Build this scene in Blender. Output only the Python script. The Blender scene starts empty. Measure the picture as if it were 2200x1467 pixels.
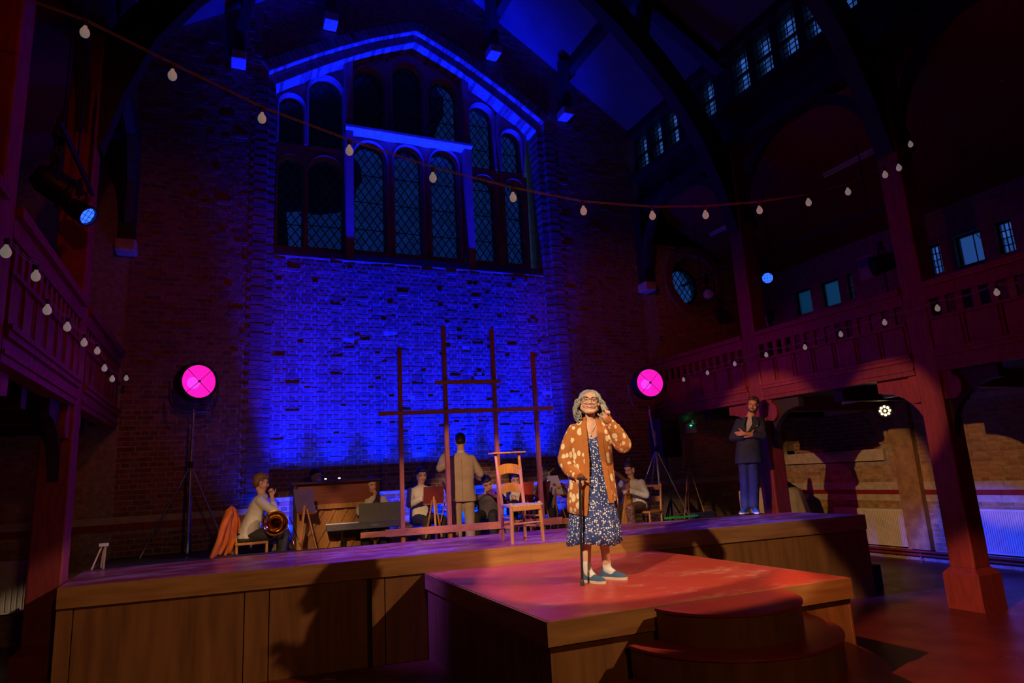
import bpy, math, random
from mathutils import Vector, Matrix
from mathutils.geometry import tessellate_polygon
random.seed(11)
SC = bpy.context.scene
COL = SC.collection
V = Vector

# ---------------------------------------------------------------- camera
cam_d = bpy.data.cameras.new('camera')
cam = bpy.data.objects.new('camera', cam_d)
COL.objects.link(cam)
YAW, PITCH, ROLL = 0.42266, 0.20001, -0.05565
fw = V((math.sin(YAW) * math.cos(PITCH), math.cos(YAW) * math.cos(PITCH), math.sin(PITCH)))
rt = V((math.cos(YAW), -math.sin(YAW), 0.0))
up = rt.cross(fw)
r2 = rt * math.cos(ROLL) + up * math.sin(ROLL)
u2 = -rt * math.sin(ROLL) + up * math.cos(ROLL)
cam.matrix_world = Matrix(((r2.x, u2.x, -fw.x, 0.0), (r2.y, u2.y, -fw.y, 0.0), (r2.z, u2.z, -fw.z, 1.85), (0, 0, 0, 1)))
cam_d.sensor_fit = 'HORIZONTAL'
cam_d.sensor_width = 36.0
cam_d.lens = 22.88
cam_d.clip_start = 0.05
cam_d.clip_end = 200
SC.camera = cam

# ---------------------------------------------------------------- view, world (dusk sky seen through the windows)
SC.view_settings.view_transform = 'Standard'
SC.view_settings.look = 'None'
SC.view_settings.exposure = 0.0
SC.view_settings.gamma = 1.0
SC.view_settings.use_curve_mapping = False
w = bpy.data.worlds.new('dusk_sky')
SC.world = w
w.use_nodes = True
bg = w.node_tree.nodes['Background']
bg.inputs[0].default_value = (0.025, 0.085, 0.30, 1)
bg.inputs[1].default_value = 1.4

# ---------------------------------------------------------------- lights: the hall's stage lanterns
def spot(name, loc, target, energy, color, angle, blend=0.3, size=0.06):
    d = bpy.data.lights.new(name, 'SPOT')
    d.energy = energy
    d.color = color
    d.spot_size = math.radians(angle)
    d.spot_blend = blend
    d.shadow_soft_size = size
    o = bpy.data.objects.new(name, d)
    COL.objects.link(o)
    o.location = loc
    o.rotation_euler = (V(target) - V(loc)).to_track_quat('-Z', 'Y').to_euler()
    return o

BLUE = (0.0, 0.004, 1.0)
# two warm profile spots on the actress, from the gallery fronts left and right of the audience
spot('key_light_from_the_left_gallery', (-1.2, 1.9, 4.7), (3.3, 5.6, 1.5), 1900, (1.0, 0.72, 0.46), 24, 0.15, 0.05)
spot('key_light_from_the_right_gallery', (7.7, 1.3, 5.9), (2.7, 5.95, 1.1), 1700, (1.0, 0.66, 0.38), 30, 0.15, 0.05)
# warm wash on the stage front and on the band
spot('amber_wash_from_the_front', (1.5, -4.5, 5.2), (1.9, 6.8, 0.5), 205, (1.0, 0.46, 0.14), 46, 0.7, 0.2)
for k, (x, z, e) in enumerate(((0.75, 1.28, 1500), (2.15, 1.2, 1300), (3.45, 1.5, 2500), (4.7, 1.2, 1500))):
    spot('amber_profile_on_the_band_%d' % k, (-1.15 + 0.1 * k, 0.3, 4.9), (x, 9.6, z), e, (1.0, 0.56, 0.26), 10.5, 0.35, 0.05)
spot('amber_wash_on_the_harp', (-1.1, 3.9, 4.5), (6.3, 9.2, 0.9), 1000, (1.0, 0.56, 0.26), 13, 0.4, 0.06)
spot('warm_wash_on_the_right_floor', (-1.2, 2.3, 4.7), (7.1, 4.5, 0.0), 2800, (1.0, 0.42, 0.20), 16, 0.4, 0.06)
spot('red_wash_on_the_end_wall_left', (1.2, -3.0, 6.4), (-1.0, 11.0, 4.2), 300, (1.0, 0.10, 0.03), 28, 1.0, 0.2)
spot('red_wash_on_the_end_wall_right', (-1.0, 1.6, 5.6), (7.6, 11.0, 4.2), 330, (1.0, 0.08, 0.03), 25, 1.0, 0.2)
# red and magenta on the galleries
spot('red_wash_on_the_right_gallery', (-1.0, 2.2, 5.0), (8.0, 6.0, 3.2), 150, (1.0, 0.0, 0.05), 36, 0.9, 0.15)
spot('magenta_wash_on_the_right_gallery', (-1.0, 6.4, 5.0), (8.0, 8.6, 3.3), 230, (1.0, 0.0, 0.50), 26, 0.9, 0.15)
spot('red_wash_on_the_left_gallery', (7.6, 2.4, 5.0), (-1.4, 7.0, 3.4), 170, (1.0, 0.0, 0.10), 36, 0.9, 0.15)
spot('violet_wash_on_the_left_gallery', (7.9, 6.9, 7.0), (-1.4, 7.2, 3.8), 230, (0.45, 0.0, 1.0), 34, 0.9, 0.15)
# blue: the lanterns hung in the galleries
spot('blue_lantern_left_gallery', (-1.15, 7.42, 4.55), (10.3, 6.7, 0.0), 8500, (0.01, 0.06, 1.0), 14, 0.35, 0.05)
spot('blue_lantern_left_gallery_stage', (-1.15, 7.5, 4.55), (2.6, 7.9, 1.0), 2300, (0.14, 0.05, 1.0), 40, 0.8, 0.06)
spot('blue_lantern_right_gallery', (8.0, 7.6, 4.95), (2.4, 7.9, 1.0), 2600, (0.14, 0.05, 1.0), 36, 0.8, 0.06)
spot('blue_lantern_left_gallery_far', (-1.1, 7.3, 4.55), (6.4, 7.4, 1.0), 3000, (0.14, 0.05, 1.0), 20, 0.8, 0.06)
# amber from the left gallery, across the stage and under the right gallery
spot('amber_wash_under_the_gallery', (-1.1, 4.6, 4.5), (11.1, 9.2, 1.1), 1900, (1.0, 0.50, 0.14), 15.5, 0.3, 0.05)
spot('amber_wash_under_the_gallery_near', (-1.1, 4.6, 4.5), (11.1, 6.3, 1.6), 1500, (1.0, 0.42, 0.10), 9.5, 0.4, 0.05)
# uplights on the band platform at the foot of the end wall
for k, x in enumerate((0.95, 1.7, 2.45, 3.2, 3.95, 4.7, 5.45)):
    spot('blue_uplight_%d' % k, (x, 10.68, 0.84), (x, 11.2, 5.0), 8500, BLUE, 32, 1.0, 0.04)
    spot('blue_floor_flood_%d' % k, (x, 10.66, 0.84), (x, 11.2, 3.0), 360, (0.0, 0.02, 1.0), 100, 1.0, 0.04)
# ---------------------------------------------------------------- helpers
def lerp(a, b, t):
    return a + (b - a) * t


class MB:
    """collects shapes and links them as one mesh object"""

    def __init__(s):
        s.v = []
        s.f = []

    def add(s, vs, fs):
        o = len(s.v)
        s.v += [tuple(p) for p in vs]
        s.f += [tuple(i + o for i in f) for f in fs]
        return s

    def box(s, x0, x1, y0, y1, z0, z1):
        return s.add([(x0, y0, z0), (x1, y0, z0), (x1, y1, z0), (x0, y1, z0), (x0, y0, z1), (x1, y0, z1), (x1, y1, z1), (x0, y1, z1)],
                     [(0, 3, 2, 1), (4, 5, 6, 7), (0, 1, 5, 4), (1, 2, 6, 5), (2, 3, 7, 6), (3, 0, 4, 7)])

    def bar(s, p0, p1, w, h, upv=(0, 0, 1)):
        p0, p1 = V(p0), V(p1)
        d = (p1 - p0).normalized()
        a = d.cross(V(upv))
        if a.length < 1e-4:
            a = d.cross(V((0, 1, 0)))
        a.normalize()
        b = a.cross(d).normalized()
        a = a * w / 2
        b = b * h / 2
        vs = []
        for p in (p0, p1):
            vs += [p - a - b, p + a - b, p + a + b, p - a + b]
        return s.add(vs, [(3, 2, 1, 0), (4, 5, 6, 7), (0, 1, 5, 4), (1, 2, 6, 5), (2, 3, 7, 6), (3, 0, 4, 7)])

    def loft(s, rings, caps=True, closed=True):
        n = len(rings[0])
        vs = [p for r in rings for p in r]
        fs = []
        m = n if closed else n - 1
        for i in range(len(rings) - 1):
            for j in range(m):
                k = (j + 1) % n
                fs.append((i * n + j, i * n + k, (i + 1) * n + k, (i + 1) * n + j))
        if caps and closed:
            fs.append(tuple(range(n - 1, -1, -1)))
            fs.append(tuple((len(rings) - 1) * n + j for j in range(n)))
        return s.add(vs, fs)

    def cyl(s, p0, p1, r0, r1=None, n=12, caps=True):
        return s.tube([p0, p1], [r0, r0 if r1 is None else r1], n, caps)

    def tube(s, pts, r, n=8, caps=True, flat=1.0):
        pts = [V(p) for p in pts]
        if not hasattr(r, '__len__'):
            r = [r] * len(pts)
        rings = []
        a = None
        for i, p in enumerate(pts):
            d = (pts[min(i + 1, len(pts) - 1)] - pts[max(i - 1, 0)])
            d = d.normalized() if d.length > 1e-7 else V((0, 0, 1))
            if a is None:
                a = d.cross(V((0, 0, 1)))
                if a.length < 1e-3:
                    a = d.cross(V((1, 0, 0)))
            else:
                a = a - d * a.dot(d)
            a.normalize()
            b = d.cross(a)
            rings.append([p + (a * math.cos(2 * math.pi * k / n) + b * math.sin(2 * math.pi * k / n) * flat) * r[i] for k in range(n)])
        return s.loft(rings, caps)

    def ell(s, c, rad, ax=None, seg=14, ring=9):
        c = V(c)
        if not hasattr(rad, '__len__'):
            rad = (rad, rad, rad)
        ax = ax or (V((1, 0, 0)), V((0, 1, 0)), V((0, 0, 1)))
        vs = [c + ax[2] * rad[2]]
        for i in range(1, ring):
            t = math.pi * i / ring
            for j in range(seg):
                q = 2 * math.pi * j / seg
                vs.append(c + ax[0] * (rad[0] * math.sin(t) * math.cos(q)) + ax[1] * (rad[1] * math.sin(t) * math.sin(q)) + ax[2] * (rad[2] * math.cos(t)))
        vs.append(c - ax[2] * rad[2])
        fs = []
        for j in range(seg):
            fs.append((0, 1 + j, 1 + (j + 1) % seg))
            for i in range(ring - 2):
                a = 1 + i * seg
                fs.append((a + j, a + seg + j, a + seg + (j + 1) % seg, a + (j + 1) % seg))
            a = 1 + (ring - 2) * seg
            fs.append((a + j, len(vs) - 1, a + (j + 1) % seg))
        return s.add(vs, fs)

    def cap(s, p0, p1, r0, r1=None, n=12):
        r1 = r0 if r1 is None else r1
        s.cyl(p0, p1, r0, r1, n)
        s.ell(p0, r0, seg=n, ring=7)
        s.ell(p1, r1, seg=n, ring=7)
        return s

    def caps(s, pts, rs, n=12):
        for i in range(len(pts) - 1):
            s.cap(pts[i], pts[i + 1], rs[i], rs[i + 1], n)
        return s

    def prism(s, poly, fn, d0, d1):
        """poly: list of 2-d points, fn(u, v, d) -> 3-d point"""
        n = len(poly)
        vs = [V(fn(u, v, d0)) for u, v in poly] + [V(fn(u, v, d1)) for u, v in poly]
        tri = tessellate_polygon([[V((u, v, 0)) for u, v in poly]])
        fs = [tuple(t) for t in tri] + [tuple(i + n for i in reversed(t)) for t in tri]
        fs += [(i, (i + 1) % n, (i + 1) % n + n, i + n) for i in range(n)]
        return s.add(vs, fs)

    def lathe(s, prof, c, ax=(0, 0, 1), n=24, ref=None):
        c = V(c)
        ax = V(ax).normalized()
        a = ax.cross(V(ref) if ref else (V((0, 0, 1)) if abs(ax.z) < 0.9 else V((1, 0, 0)))).normalized()
        b = ax.cross(a)
        rings = [[c + ax * h + (a * math.cos(2 * math.pi * k / n) + b * math.sin(2 * math.pi * k / n)) * r for k in range(n)] for r, h in prof]
        return s.loft(rings, False)

    def mesh(s, name, inv=None):
        me = bpy.data.meshes.new(name)
        vs = [tuple(inv @ V(p)) for p in s.v] if inv else s.v
        me.from_pydata(vs, [], s.f)
        me.update()
        return me

    def build(s, name, mat, parent=None, smooth=None, bevel=0, local=False, remesh=None, soft=4, label=None, fix=False, disp=0, dscale=.03):
        inv = None
        if parent is not None and not local:
            inv = MW[parent.name].inverted()
        me = s.mesh(name, inv)
        if fix:
            import bmesh
            bm = bmesh.new()
            bm.from_mesh(me)
            bmesh.ops.recalc_face_normals(bm, faces=bm.faces)
            bm.to_mesh(me)
            bm.free()
        me.materials.append(mat)
        o = bpy.data.objects.new(name, me)
        COL.objects.link(o)
        if parent is not None:
            o.parent = parent
            MW[o.name] = MW[parent.name].copy()
        else:
            MW[o.name] = Matrix()
        if smooth is not None or remesh:
            me.polygons.foreach_set('use_smooth', [True] * len(me.polygons))
            if smooth and smooth < 180 and not remesh:
                me.set_sharp_from_angle(angle=math.radians(smooth))
        if remesh:
            m = o.modifiers.new('surface', 'REMESH')
            m.mode = 'VOXEL'
            m.voxel_size = remesh
            m.use_smooth_shade = True
            if soft:
                m = o.modifiers.new('soften', 'SMOOTH')
                m.factor = 0.5
                m.iterations = soft
            if disp:
                t = bpy.data.textures.new('folds', 'CLOUDS')
                t.noise_scale = dscale
                m = o.modifiers.new('folds', 'DISPLACE')
                m.texture = t
                m.strength = disp
                m.mid_level = 0.5
        if bevel:
            m = o.modifiers.new('bevel', 'BEVEL')
            m.width = bevel
            m.segments = 2
            m.limit_method = 'ANGLE'
        if label:
            o['label'] = label
        return o


MW = {}


def tag(o, label=None, cat=None, group=None, kind=None):
    if label:
        o['label'] = label
    if cat:
        o['category'] = cat
    if group:
        o['group'] = group
    if kind:
        o['kind'] = kind
    return o


def thing(name, loc=(0, 0, 0), rz=0.0, label=None, cat=None, group=None, parent=None):
    o = bpy.data.objects.new(name, None)
    COL.objects.link(o)
    o.empty_display_size = 0.1
    o.location = loc
    o.rotation_euler = (0, 0, rz)
    MW[o.name] = Matrix.Translation(V(loc)) @ Matrix.Rotation(rz, 4, 'Z')
    return tag(o, label, cat, group)


def struct(name, parent_loc=(0, 0, 0), label=None):
    o = thing(name, parent_loc)
    o['kind'] = 'structure'
    if label:
        o['label'] = label
    return o


def dup(root, loc, rz=None, label=None, group=None):
    r = root.copy()
    COL.objects.link(r)
    r.location = loc
    if rz is not None:
        r.rotation_euler = (0, 0, rz)
    MW[r.name] = Matrix.Translation(V(loc)) @ Matrix.Rotation(r.rotation_euler.z, 4, 'Z')
    if label:
        r['label'] = label
    if group:
        r['group'] = group
    for ch in list(root.children):
        c = ch.copy()
        COL.objects.link(c)
        c.parent = r
        MW[c.name] = MW[r.name]
        for g in list(ch.children):
            d = g.copy()
            COL.objects.link(d)
            d.parent = c
    return r


# ---------------------------------------------------------------- materials (all node-based)
MATS = {}


def mat(name, c1, c2=None, scale=6.0, rough=0.6, bump=0.0, stretch=(1, 1, 1), metal=0.0, detail=6.0, lo=0.35, hi=0.65, coat=0.0, spec=0.5, sheen=0.0, rough2=None, bscale=None):
    if name in MATS:
        return MATS[name]
    m = bpy.data.materials.new(name)
    m.use_nodes = True
    nt = m.node_tree
    N = nt.nodes
    L = nt.links
    b = N['Principled BSDF']
    tc = N.new('ShaderNodeTexCoord')
    mp = N.new('ShaderNodeMapping')
    mp.inputs['Scale'].default_value = stretch
    L.new(tc.outputs['Object'], mp.inputs['Vector'])
    nz = N.new('ShaderNodeTexNoise')
    nz.inputs['Scale'].default_value = scale
    nz.inputs['Detail'].default_value = detail
    L.new(mp.outputs['Vector'], nz.inputs['Vector'])
    rp = N.new('ShaderNodeValToRGB')
    rp.color_ramp.elements[0].position = lo
    rp.color_ramp.elements[1].position = hi
    c2 = c2 or tuple(x * 0.75 for x in c1)
    rp.color_ramp.elements[0].color = (*c1, 1)
    rp.color_ramp.elements[1].color = (*c2, 1)
    L.new(nz.outputs['Fac'], rp.inputs['Fac'])
    L.new(rp.outputs['Color'], b.inputs['Base Color'])
    b.inputs['Roughness'].default_value = rough
    b.inputs['Metallic'].default_value = metal
    b.inputs['Coat Weight'].default_value = coat
    b.inputs['Coat Roughness'].default_value = 0.15
    b.inputs['Specular IOR Level'].default_value = spec
    b.inputs['Sheen Weight'].default_value = sheen
    if rough2 is not None:
        mr = N.new('ShaderNodeMapRange')
        mr.inputs['From Min'].default_value = 0.35
        mr.inputs['From Max'].default_value = 0.65
        mr.inputs['To Min'].default_value = rough
        mr.inputs['To Max'].default_value = rough2
        L.new(nz.outputs['Fac'], mr.inputs['Value'])
        L.new(mr.outputs['Result'], b.inputs['Roughness'])
    if bump:
        bp = N.new('ShaderNodeBump')
        bp.inputs['Strength'].default_value = bump
        bp.inputs['Distance'].default_value = 0.01
        src = nz
        if bscale:
            src = N.new('ShaderNodeTexNoise')
            src.inputs['Scale'].default_value = bscale
            src.inputs['Detail'].default_value = 5
            L.new(mp.outputs['Vector'], src.inputs['Vector'])
        L.new(src.outputs['Fac'], bp.inputs['Height'])
        L.new(bp.outputs['Normal'], b.inputs['Normal'])
    MATS[name] = m
    return m


def per_object(m, amount=0.35):
    """vary the colour a little from object to object and from piece to piece"""
    nt = m.node_tree
    N, L = nt.nodes, nt.links
    b = N['Principled BSDF']
    src = b.inputs['Base Color'].links[0].from_socket
    oi = N.new('ShaderNodeObjectInfo')
    ge = N.new('ShaderNodeNewGeometry')
    ad = N.new('ShaderNodeMath')
    ad.operation = 'ADD'
    L.new(oi.outputs['Random'], ad.inputs[0])
    L.new(ge.outputs['Random Per Island'], ad.inputs[1])
    fr = N.new('ShaderNodeMath')
    fr.operation = 'FRACT'
    L.new(ad.outputs[0], fr.inputs[0])
    mr = N.new('ShaderNodeMapRange')
    mr.inputs['To Min'].default_value = 1 - amount
    mr.inputs['To Max'].default_value = 1 + amount
    L.new(fr.outputs[0], mr.inputs['Value'])
    mx = N.new('ShaderNodeVectorMath')
    mx.operation = 'SCALE'
    L.new(src, mx.inputs[0])
    L.new(mr.outputs['Result'], mx.inputs['Scale'])
    L.new(mx.outputs['Vector'], b.inputs['Base Color'])
    return m


def emit(name, color, strength):
    if name in MATS:
        return MATS[name]
    m = bpy.data.materials.new(name)
    m.use_nodes = True
    b = m.node_tree.nodes['Principled BSDF']
    b.inputs['Base Color'].default_value = (*[c * 0.5 for c in color], 1)
    b.inputs['Emission Color'].default_value = (*color, 1)
    b.inputs['Emission Strength'].default_value = strength
    MATS[name] = m
    return m


def spots(name, base, dot, scale, size, rough=0.8, stretch=(1, 1, 1), rnd=1.0, var=0.2):
    """cloth printed with dots"""
    m = bpy.data.materials.new(name)
    m.use_nodes = True
    N, L = m.node_tree.nodes, m.node_tree.links
    b = N['Principled BSDF']
    tc = N.new('ShaderNodeTexCoord')
    mp = N.new('ShaderNodeMapping')
    mp.inputs['Scale'].default_value = stretch
    L.new(tc.outputs['Object'], mp.inputs['Vector'])
    vo = N.new('ShaderNodeTexVoronoi')
    vo.inputs['Scale'].default_value = scale
    vo.inputs['Randomness'].default_value = rnd
    L.new(mp.outputs['Vector'], vo.inputs['Vector'])
    sx = N.new('ShaderNodeSeparateColor')
    L.new(vo.outputs['Color'], sx.inputs[0])
    th = N.new('ShaderNodeMapRange')
    th.inputs['To Min'].default_value = size * (1 - var)
    th.inputs['To Max'].default_value = size * (1 + var)
    L.new(sx.outputs[0], th.inputs['Value'])
    lt = N.new('ShaderNodeMath')
    lt.operation = 'LESS_THAN'
    L.new(vo.outputs['Distance'], lt.inputs[0])
    L.new(th.outputs['Result'], lt.inputs[1])
    nz = N.new('ShaderNodeTexNoise')
    nz.inputs['Scale'].default_value = 60
    L.new(mp.outputs['Vector'], nz.inputs['Vector'])
    mx = N.new('ShaderNodeMix')
    mx.data_type = 'RGBA'
    mx.inputs['A'].default_value = (*base, 1)
    mx.inputs['B'].default_value = (*dot, 1)
    L.new(lt.outputs[0], mx.inputs['Factor'])
    L.new(mx.outputs['Result'], b.inputs['Base Color'])
    b.inputs['Roughness'].default_value = rough
    bp = N.new('ShaderNodeBump')
    bp.inputs['Strength'].default_value = 0.2
    bp.inputs['Distance'].default_value = 0.004
    L.new(nz.outputs['Fac'], bp.inputs['Height'])
    L.new(bp.outputs['Normal'], b.inputs['Normal'])
    MATS[name] = m
    return m


def window_glass(name, tint, trans, rough=0.25, noise=14):
    """obscured leaded glass: lets the dusk through and scatters some of it"""
    m = bpy.data.materials.new(name)
    m.use_nodes = True
    N, L = m.node_tree.nodes, m.node_tree.links
    N.remove(N['Principled BSDF'])
    out = N['Material Output']
    tr = N.new('ShaderNodeBsdfTransparent')
    tr.inputs[0].default_value = (*tint, 1)
    tl = N.new('ShaderNodeBsdfTranslucent')
    tl.inputs[0].default_value = (*tint, 1)
    gl = N.new('ShaderNodeBsdfGlossy')
    gl.inputs['Roughness'].default_value = rough
    gl.inputs['Color'].default_value = (0.9, 0.9, 0.9, 1)
    m1 = N.new('ShaderNodeMixShader')
    m1.inputs[0].default_value = trans
    L.new(tl.outputs[0], m1.inputs[1])
    L.new(tr.outputs[0], m1.inputs[2])
    m2 = N.new('ShaderNodeMixShader')
    m2.inputs[0].default_value = 0.04
    L.new(m1.outputs[0], m2.inputs[1])
    L.new(gl.outputs[0], m2.inputs[2])
    oi = N.new('ShaderNodeObjectInfo')
    mr = N.new('ShaderNodeMapRange')
    mr.inputs['To Min'].default_value = 0.75
    mr.inputs['To Max'].default_value = 1.15
    L.new(oi.outputs['Random'], mr.inputs['Value'])
    sc = N.new('ShaderNodeVectorMath')
    sc.operation = 'SCALE'
    sc.inputs[0].default_value = tint
    L.new(mr.outputs['Result'], sc.inputs['Scale'])
    L.new(sc.outputs['Vector'], tr.inputs[0])
    L.new(sc.outputs['Vector'], tl.inputs[0])
    L.new(m2.outputs[0], out.inputs['Surface'])
    MATS[name] = m
    return m


def clear_glass(name, alpha=0.1):
    m = bpy.data.materials.new(name)
    m.use_nodes = True
    N, L = m.node_tree.nodes, m.node_tree.links
    N.remove(N['Principled BSDF'])
    tr = N.new('ShaderNodeBsdfTransparent')
    gl = N.new('ShaderNodeBsdfGlossy')
    gl.inputs['Roughness'].default_value = 0.05
    mx = N.new('ShaderNodeMixShader')
    mx.inputs[0].default_value = alpha
    L.new(tr.outputs[0], mx.inputs[1])
    L.new(gl.outputs[0], mx.inputs[2])
    L.new(mx.outputs[0], N['Material Output'].inputs['Surface'])
    MATS[name] = m
    return m


M_BRICK = per_object(mat('brick', (0.30, 0.125, 0.09), (0.18, 0.07, 0.055), 9, 0.85, 0.7, bscale=60), 0.3)
M_MORTAR = mat('mortar', (0.42, 0.36, 0.30), (0.28, 0.22, 0.18), 14, 0.95, 0.6, bscale=90)
M_YBRICK = per_object(mat('buff_brick', (0.46, 0.30, 0.13), (0.30, 0.17, 0.08), 8, 0.85, 0.7, bscale=60), 0.28)
M_STONE = mat('pale_stone', (0.55, 0.49, 0.40), (0.42, 0.36, 0.29), 10, 0.8, 0.3)
M_FRAME = mat('window_stonework', (0.42, 0.20, 0.16), (0.33, 0.15, 0.12), 8, 0.75, 0.3)
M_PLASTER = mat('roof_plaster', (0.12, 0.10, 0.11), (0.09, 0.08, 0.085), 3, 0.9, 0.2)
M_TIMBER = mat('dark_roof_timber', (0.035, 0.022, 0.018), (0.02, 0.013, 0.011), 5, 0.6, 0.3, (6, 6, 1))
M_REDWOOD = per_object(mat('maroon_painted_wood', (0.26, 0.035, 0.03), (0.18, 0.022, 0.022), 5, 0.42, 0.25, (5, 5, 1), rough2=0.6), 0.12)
M_FLOOR = None
M_LEAD = mat('window_lead', (0.02, 0.02, 0.022), (0.012, 0.012, 0.014), 20, 0.5, metal=0.3)
M_GLASS = window_glass('leaded_glass', (0.045, 0.085, 0.18), 0.92)
M_CGLASS = window_glass('clerestory_glass', (0.80, 0.84, 0.90), 0.95)
M_RGLASS = window_glass('round_window_glass', (0.14, 0.26, 0.34), 0.95)
M_REDBAND = mat('red_glazed_band', (0.30, 0.02, 0.015), (0.22, 0.015, 0.012), 12, 0.35)
M_BLACK = mat('black_metal', (0.012, 0.012, 0.013), (0.02, 0.02, 0.022), 20, 0.45, metal=0.4)
M_BLACKP = mat('black_plastic', (0.015, 0.015, 0.017), (0.025, 0.025, 0.028), 30, 0.5)
M_STEEL = mat('grey_steel', (0.45, 0.46, 0.5), (0.34, 0.35, 0.38), 20, 0.35, metal=0.85)
M_WHITE = mat('white_enamel', (0.72, 0.70, 0.66), (0.62, 0.60, 0.56), 5, 0.45)
M_BULB = emit('opal_bulb', (1.0, 0.90, 0.78), 0.12)
M_BULB.node_tree.nodes['Principled BSDF'].inputs['Base Color'].default_value = (0.85, 0.82, 0.78, 1)
M_BULB.node_tree.nodes['Principled BSDF'].inputs['Roughness'].default_value = 0.3
M_OAK = mat('honey_wood', (0.50, 0.22, 0.06), (0.36, 0.14, 0.035), 6, 0.42, 0.2, (8, 8, 1.2), coat=0.2)
M_PINE = mat('orange_pine', (0.52, 0.19, 0.07), (0.40, 0.13, 0.045), 5, 0.5, 0.15, (1.2, 9, 9))
M_PINEV = mat('orange_pine_upright', (0.48, 0.17, 0.065), (0.36, 0.115, 0.04), 5, 0.5, 0.15, (9, 9, 1))
# ---------------------------------------------------------------- the hall
MID = 3.315            # centre line of the nave
def mir(x):
    return 2 * MID - x
YW = 11.0              # face of the end wall
ROOF0, RIDGE = 9.1, 12.3


def roof_z(x):
    return ROOF0 + (RIDGE - ROOF0) * (1 - min(1.0, abs(x - MID) / (8.2 - MID)))


def floor_mat():
    m = mat('red_painted_floor', (0.20, 0.025, 0.02), (0.13, 0.018, 0.016), 2.2, 0.28, 0.15, rough2=0.5)
    return m


def scuffed(name, base, base2, wear, scale, lo, hi, rough, stretch=(1, 1, 1), rough2=None, seed=0.0):
    """paint with worn scratches that show a paler layer"""
    m = mat(name, base, base2, 2.0, rough, 0.12, rough2=rough2, bscale=40)
    nt = m.node_tree
    N, L = nt.nodes, nt.links
    b = N['Principled BSDF']
    src = b.inputs['Base Color'].links[0].from_socket
    tc = N.new('ShaderNodeTexCoord')
    mp = N.new('ShaderNodeMapping')
    mp.inputs['Scale'].default_value = stretch
    mp.inputs['Location'].default_value = (seed, seed * 2, 0)
    L.new(tc.outputs['Object'], mp.inputs['Vector'])
    n1 = N.new('ShaderNodeTexNoise')
    n1.inputs['Scale'].default_value = scale
    n1.inputs['Detail'].default_value = 12
    n1.inputs['Roughness'].default_value = 0.75
    L.new(mp.outputs['Vector'], n1.inputs['Vector'])
    n2 = N.new('ShaderNodeTexNoise')
    n2.inputs['Scale'].default_value = 1.1
    n2.inputs['Detail'].default_value = 3
    L.new(mp.outputs['Vector'], n2.inputs['Vector'])
    mu = N.new('ShaderNodeMath')
    mu.operation = 'MULTIPLY'
    L.new(n1.outputs['Fac'], mu.inputs[0])
    L.new(n2.outputs['Fac'], mu.inputs[1])
    rp = N.new('ShaderNodeMapRange')
    rp.inputs['From Min'].default_value = lo
    rp.inputs['From Max'].default_value = hi
    L.new(mu.outputs[0], rp.inputs['Value'])
    mx = N.new('ShaderNodeMix')
    mx.data_type = 'RGBA'
    mx.inputs['B'].default_value = (*wear, 1)
    L.new(rp.outputs['Result'], mx.inputs['Factor'])
    L.new(src, mx.inputs['A'])
    L.new(mx.outputs['Result'], b.inputs['Base Color'])
    return m


M_FLOOR = scuffed('red_hall_floor', (0.17, 0.02, 0.016), (0.11, 0.014, 0.012), (0.42, 0.33, 0.25), 9, 0.37, 0.42, 0.3, rough2=0.42)
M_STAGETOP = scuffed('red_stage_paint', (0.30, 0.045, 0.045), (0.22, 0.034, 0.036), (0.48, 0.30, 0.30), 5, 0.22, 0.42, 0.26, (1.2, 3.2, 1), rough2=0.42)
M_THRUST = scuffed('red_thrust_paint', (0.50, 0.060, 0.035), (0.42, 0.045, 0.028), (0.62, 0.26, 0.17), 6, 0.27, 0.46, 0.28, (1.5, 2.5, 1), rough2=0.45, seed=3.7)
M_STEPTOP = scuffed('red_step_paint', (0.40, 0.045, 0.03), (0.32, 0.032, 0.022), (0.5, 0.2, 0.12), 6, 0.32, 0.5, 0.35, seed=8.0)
M_PLY = mat('brown_stained_ply', (0.30, 0.12, 0.035), (0.17, 0.062, 0.018), 2.4, 0.5, 0.15, (5, 5, 0.5), lo=0.3, hi=0.7)
M_BOARD = mat('brown_stained_board', (0.42, 0.19, 0.055), (0.26, 0.10, 0.028), 2.6, 0.48, 0.15, (0.7, 0.7, 7), lo=0.3, hi=0.7)

# floor, shell
g = struct('floor')
MB().box(-5.2, 11.8, -8.2, 12.2, -0.2, 0.0).build('floor_slab', M_FLOOR, g)

# ---- the end wall
AR = [(0.0, 10.50), (0.45, 10.31), (0.9, 10.10), (1.35, 9.86), (1.8, 9.60), (2.25, 9.32), (2.7, 9.02)]
RC = 3.25


def arch_z(u):
    u = abs(u)
    for i in range(len(AR) - 1):
        if u <= AR[i + 1][0]:
            t = (u - AR[i][0]) / (AR[i + 1][0] - AR[i][0])
            return lerp(AR[i][1], AR[i + 1][1], t)
    return AR[-1][1]


def arch_pts(half, drop, n=18):
    return [(RC + half * (2 * i / n - 1), arch_z(2.7 * (2 * i / n - 1)) - drop) for i in range(n + 1)]


OUT = arch_pts(2.70, 0.0)
INN = arch_pts(2.58, 0.16)
XZ = lambda u, v, d: (u, d, v)

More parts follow.
